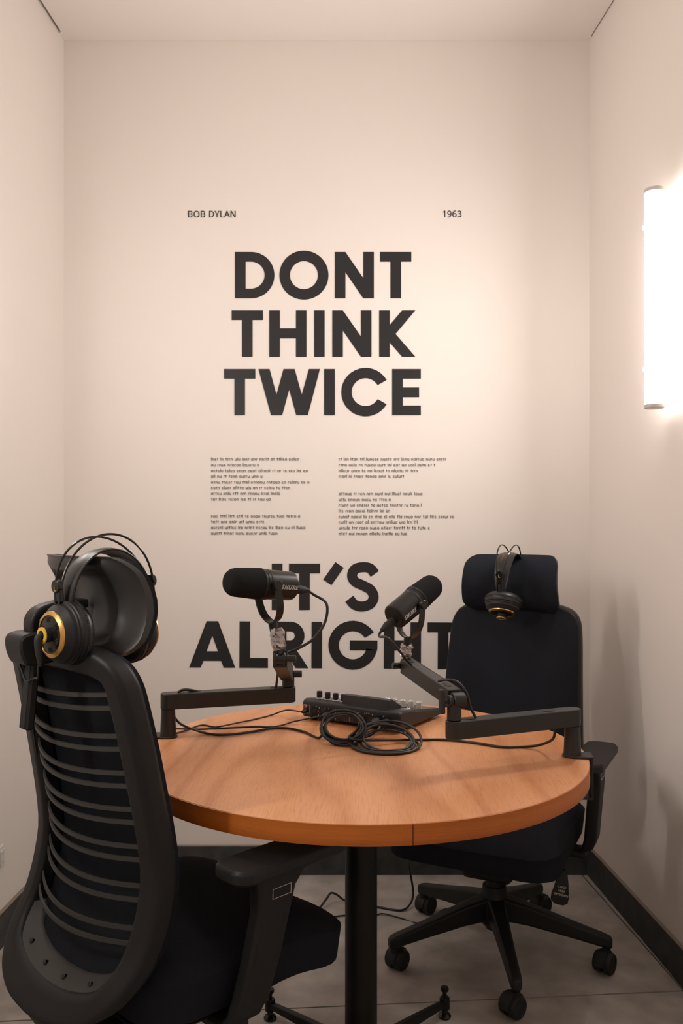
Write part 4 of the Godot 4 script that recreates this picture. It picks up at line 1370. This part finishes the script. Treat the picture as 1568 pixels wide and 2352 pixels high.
func headphones(label: String, at: Vector3, turn: float, tilt_l: float, tilt_r: float, letters: float, drop := 0.0, nudge := Vector3.ZERO) -> Node3D:
	var t := thing("headphones", label, "headphones", at, turn)
	# leather strap
	var g := Geo.new()
	var sr := Vector2(0.084, 0.098)
	var rings := []
	for i in 41:
		var k := i / 20.0 - 1.0
		var p := band_at(k, 0.030, sr)
		var d := (band_at(k + 0.01, 0.030, sr) - band_at(k - 0.01, 0.030, sr)).normalized()
		var nn := Vector3(-d.y, d.x, 0)
		var w := 0.0250 * (1.0 - 0.55 * pow(absf(k), 3.0))
		var ring := PackedVector3Array()
		for q in [[-1.0, -0.002, -0.4], [-0.5, -0.002, 0.2], [0.0, -0.002, 0.4], [0.5, -0.002, 0.2], [1.0, -0.002, -0.4], [1.0, 0.0015, -0.4], [0.5, 0.002, 0.2], [0.0, 0.002, 0.4], [-0.5, 0.002, 0.2], [-1.0, 0.0015, -0.4]]:
			ring.append(p + Vector3.BACK * q[0] * w + nn * (q[1] + q[2] * 0.004))
		rings.append(ring)
	g.loft(rings)
	var strap := part(t, "head_strap", g, M.leather, "black leather head strap", 50.0)
	for e in [-1, 1]:
		g = Geo.new()
		var rim := PackedVector3Array()
		for i in 41:
			var k := i / 20.0 - 1.0
			var w := 0.0250 * (1.0 - 0.55 * pow(absf(k), 3.0))
			var d := (band_at(k + 0.01, 0.030, sr) - band_at(k - 0.01, 0.030, sr)).normalized()
			rim.append(band_at(k, 0.030, sr) + Vector3.BACK * e * w + Vector3(-d.y, d.x, 0) * -0.0016)
		g.tube(rim, 0.0021, 6)
		part(strap, "piping", g, M.leather)
	# outlined maker's letters along the strap: (along, across)
	var glyphs := [
		[[0.0, -1.0], [0.55, 1.0], [1.05, 1.0], [1.25, -1.0], [0.85, -1.0], [0.82, -0.5], [0.5, -0.5], [0.36, -1.0], [0.0, -1.0]],
		[[1.45, -1.0], [1.45, 1.0], [1.8, 1.0], [1.8, 0.25], [2.2, 1.0], [2.65, 1.0], [2.15, 0.1], [2.7, -1.0], [2.25, -1.0], [1.8, -0.2], [1.8, -1.0], [1.45, -1.0]],
		[[4.0, 0.45], [4.0, 0.75], [3.8, 1.0], [3.1, 1.0], [2.85, 0.7], [2.85, -0.7], [3.1, -1.0], [3.8, -1.0], [4.0, -0.75], [4.0, 0.1], [3.5, 0.1], [3.5, -0.2], [3.68, -0.2], [3.68, -0.6], [3.2, -0.6], [3.2, 0.6], [3.68, 0.6], [3.68, 0.45], [4.0, 0.45]]]
	for gl in glyphs:
		g = Geo.new()
		var path := PackedVector3Array()
		for q in gl:
			var k: float = letters + (q[0] - 2.0) * 0.082
			var d := (band_at(k + 0.01, 0.030, sr) - band_at(k - 0.01, 0.030, sr)).normalized()
			path.append(band_at(k, 0.030, sr) + Vector3.BACK * -q[1] * 0.0085 + Vector3(-d.y, d.x, 0) * (0.0034 - absf(q[1]) * 0.0006))
		g.tube(path, 0.00055, 5)
		part(strap, "lettering", g, M.gold_print)
	# two wire hoops
	for e in [-1, 1]:
		g = Geo.new()
		var hoop := PackedVector3Array()
		for i in 41:
			var k := i / 20.0 - 1.0
			var a := k * deg_to_rad(93)
			hoop.append(Vector3(sin(a) * 0.097, 0.050 + cos(a) * 0.104, e * (0.006 + 0.016 * cos(a))))
		g.tube(hoop, 0.0021, 8)
		part(t, "wire_hoop", g, M.gloss)
	for s in [-1, 1]:
		# slider, fork and discs
		var tilt: float = tilt_l if s < 0 else tilt_r
		var fall := Vector3(0, -drop, 0) if s < 0 else nudge
		var pv := Vector3(s * 0.094, 0.030, 0)
		var spin := Basis(Vector3.BACK, tilt * -s)
		var out := spin * Vector3(s, 0, 0)
		var c: Vector3 = pv + fall + spin * (Vector3(s * 0.074, 0, 0) - pv)
		g = Geo.new()
		g.box(Vector3(0.008, 0.026, 0.020), Transform3D(Basis(), Vector3(s * 0.096, 0.052, 0)), 0.003)
		g.cyl(Vector3(s * 0.094, 0.068, 0), Vector3(s * 0.103, 0.068, 0), 0.0115, 24, 0.001)
		var sl := part(t, "slider", g, M.gloss)
		g = Geo.new()
		g.cyl(pv + fall + spin * (Vector3(s * 0.098, 0.030, 0) - pv), pv + fall + spin * (Vector3(s * 0.106, 0.030, 0) - pv), 0.0100, 22, 0.001)
		for e in [-1, 1]:
			g.tube(PackedVector3Array([Vector3(s * 0.098, 0.066, e * 0.007), pv + fall + spin * (Vector3(s * 0.102, 0.032, e * 0.005) - pv), pv + fall + spin * (Vector3(s * 0.120, 0.008, e * 0.004) - pv)]), 0.0024, 6)
		part(sl, "fork", g, M.gloss)
		if s < 0:
			text(sl, "lettering", "L", 0.009, Transform3D(Basis(Vector3.UP, -PI / 2), Vector3(-0.1034, 0.064, 0)), M.gold_print)
			text(sl, "lettering", "K240", 0.0048, Transform3D(spin * Basis(Vector3.UP, -PI / 2), pv + fall + spin * (Vector3(-0.1064, 0.029, 0) - pv)), M.yellow)
		else:
			text(sl, "lettering", "R", 0.009, Transform3D(Basis(Vector3.UP, PI / 2), Vector3(0.1034, 0.064, 0)), M.gold_print)
		# ear cup
		var xf := y_frame(out, c)
		g = Geo.new()
		g.ring_lathe([Vector2(0.030, -0.004), Vector2(0.036, -0.012), Vector2(0.046, -0.012), Vector2(0.0535, -0.004), Vector2(0.0555, 0.004), Vector2(0.0535, 0.011), Vector2(0.034, 0.011)], 48, xf)
		var cup := part(t, "ear_cup", g, M.leather, "black ear pad and shell with a gold ring", 60.0)
		g = Geo.new()
		g.lathe([Vector2(0, 0.000), Vector2(0.052, 0.009), Vector2(0.0545, 0.012), Vector2(0.0545, 0.016), Vector2(0.0525, 0.0175), Vector2(0.0525, 0.021), Vector2(0.0505, 0.0225), Vector2(0.0495, 0.029), Vector2(0.040, 0.040), Vector2(0.038, 0.0405), Vector2(0, 0.0405)], 48, xf)
		part(cup, "shell", g, M.plastic, "", 30.0)
		g = Geo.new()
		for k in 72:                     # stitched edge of the pad
			var ga := TAU * k / 72
			g.box(Vector3(0.0014, 0.0040, 0.0036), xf * Transform3D(Basis(Vector3.UP, -ga), Vector3(cos(ga) * 0.0556, 0.0035, sin(ga) * 0.0556)), 0.0005)
		part(cup, "stitching", g, M.rubber)
		g = Geo.new()
		g.ring_lathe([Vector2(0.0325, 0.0400), Vector2(0.0395, 0.0400), Vector2(0.0390, 0.0425), Vector2(0.0335, 0.0455), Vector2(0.0325, 0.0450)], 56, xf)
		part(cup, "gold_ring", g, M.gold, "", 30.0)
		g = Geo.new()
		g.lathe([Vector2(0, 0.0400), Vector2(0.0325, 0.0400), Vector2(0.0325, 0.0435), Vector2(0.016, 0.0465), Vector2(0, 0.047)], 40, xf)
		part(cup, "grille", g, M.gloss)
		for k in 6:
			g = Geo.new()
			var ga := TAU * k / 6.0
			for j in [-1, 0, 1]:
				g.box(Vector3(0.010 - 0.003 * absi(j), 0.0012, 0.0022), xf * Transform3D(Basis(Vector3.UP, -ga), Vector3.ZERO) * Transform3D(Basis(), Vector3(0.0245, 0.0453, 0.0036 * j)), 0.0004)
			part(cup, "slot", g, M.port)
		g = Geo.new()
		g.lathe([Vector2(0, 0.044), Vector2(0.0125, 0.044), Vector2(0.0125, 0.057), Vector2(0.0115, 0.058), Vector2(0, 0.058)], 28, xf)
		var hub := part(cup, "hub", g, M.plastic)
		g = Geo.new()
		g.ring_lathe([Vector2(0.0085, 0.0575), Vector2(0.0140, 0.0575), Vector2(0.0140, 0.0600), Vector2(0.0085, 0.0605)], 32, xf)
		part(hub, "hub_ring", g, M.yellow if tilt_l == 0.0 else M.gold_print, "yellow ring on the hub")
		if s < 0 and absf(tilt) < 0.3:
			g = Geo.new()
			var e0 := c + out * 0.060
			var dn := spin * Vector3(0, -1, 0)
			g.tube(smooth([c + out * 0.054, e0, e0 + out * 0.006 + dn * 0.004, e0 + out * 0.007 + dn * 0.014, e0 + out * 0.006 + dn * 0.034, e0 + out * 0.005 + dn * 0.050], 4), [0.0055, 0.0055, 0.0055, 0.0055, 0.0055, 0.0056, 0.0056, 0.0058, 0.006, 0.006, 0.006, 0.006, 0.006, 0.006, 0.006, 0.0055, 0.005, 0.0045, 0.004, 0.0035, 0.003], 12)
			part(cup, "cable_socket", g, M.rubber)
			t.set_meta("cable_end", t.transform * (e0 + out * 0.005 + dn * 0.048))
	return t

func headphones_all() -> void:
	var a := headphones("black headphones with gold ring draped over the slatted chair's headrest", W(-0.413, 1.077, 1.541), deg_to_rad(50), 0.0, 0.0, 0.0, 0.012, Vector3(-0.012, -0.025, -0.035))
	a.rotation.x = deg_to_rad(-7)
	var e: Vector3 = a.get_meta("cable_end")
	a.remove_meta("cable_end")
	var hc := thing("headphone_cable", "thin black headphone cable hanging down the slatted chair's side rail", "cable", e)
	var g := Geo.new()
	g.tube(smooth([e, e + Vector3(0.0, -0.02, 0), W(-0.528, 0.985, 1.49), W(-0.545, 0.978, 1.50), W(-0.560, 0.992, 1.52), W(-0.578, 1.010, 1.55), W(-0.590, 1.035, 1.585), W(-0.585, 1.060, 1.61)], 6), 0.0020, 7)
	g.tube(smooth([W(-0.570, 0.93, 1.60), W(-0.578, 0.905, 1.62), W(-0.590, 0.870, 1.655), W(-0.599, 0.810, 1.70), W(-0.605, 0.742, 1.735), W(-0.612, 0.680, 1.765), W(-0.615, 0.620, 1.79), W(-0.600, 0.560, 1.83)], 6), 0.0020, 7)
	wpart(hc, "cord", g, M.cable)
	headphones("black headphones hanging over the fabric-fronted chair's headrest, cup turned down", W(0.5126, 1.030, 2.654), deg_to_rad(63), 1.15, 0.0, -0.32, 0.045)
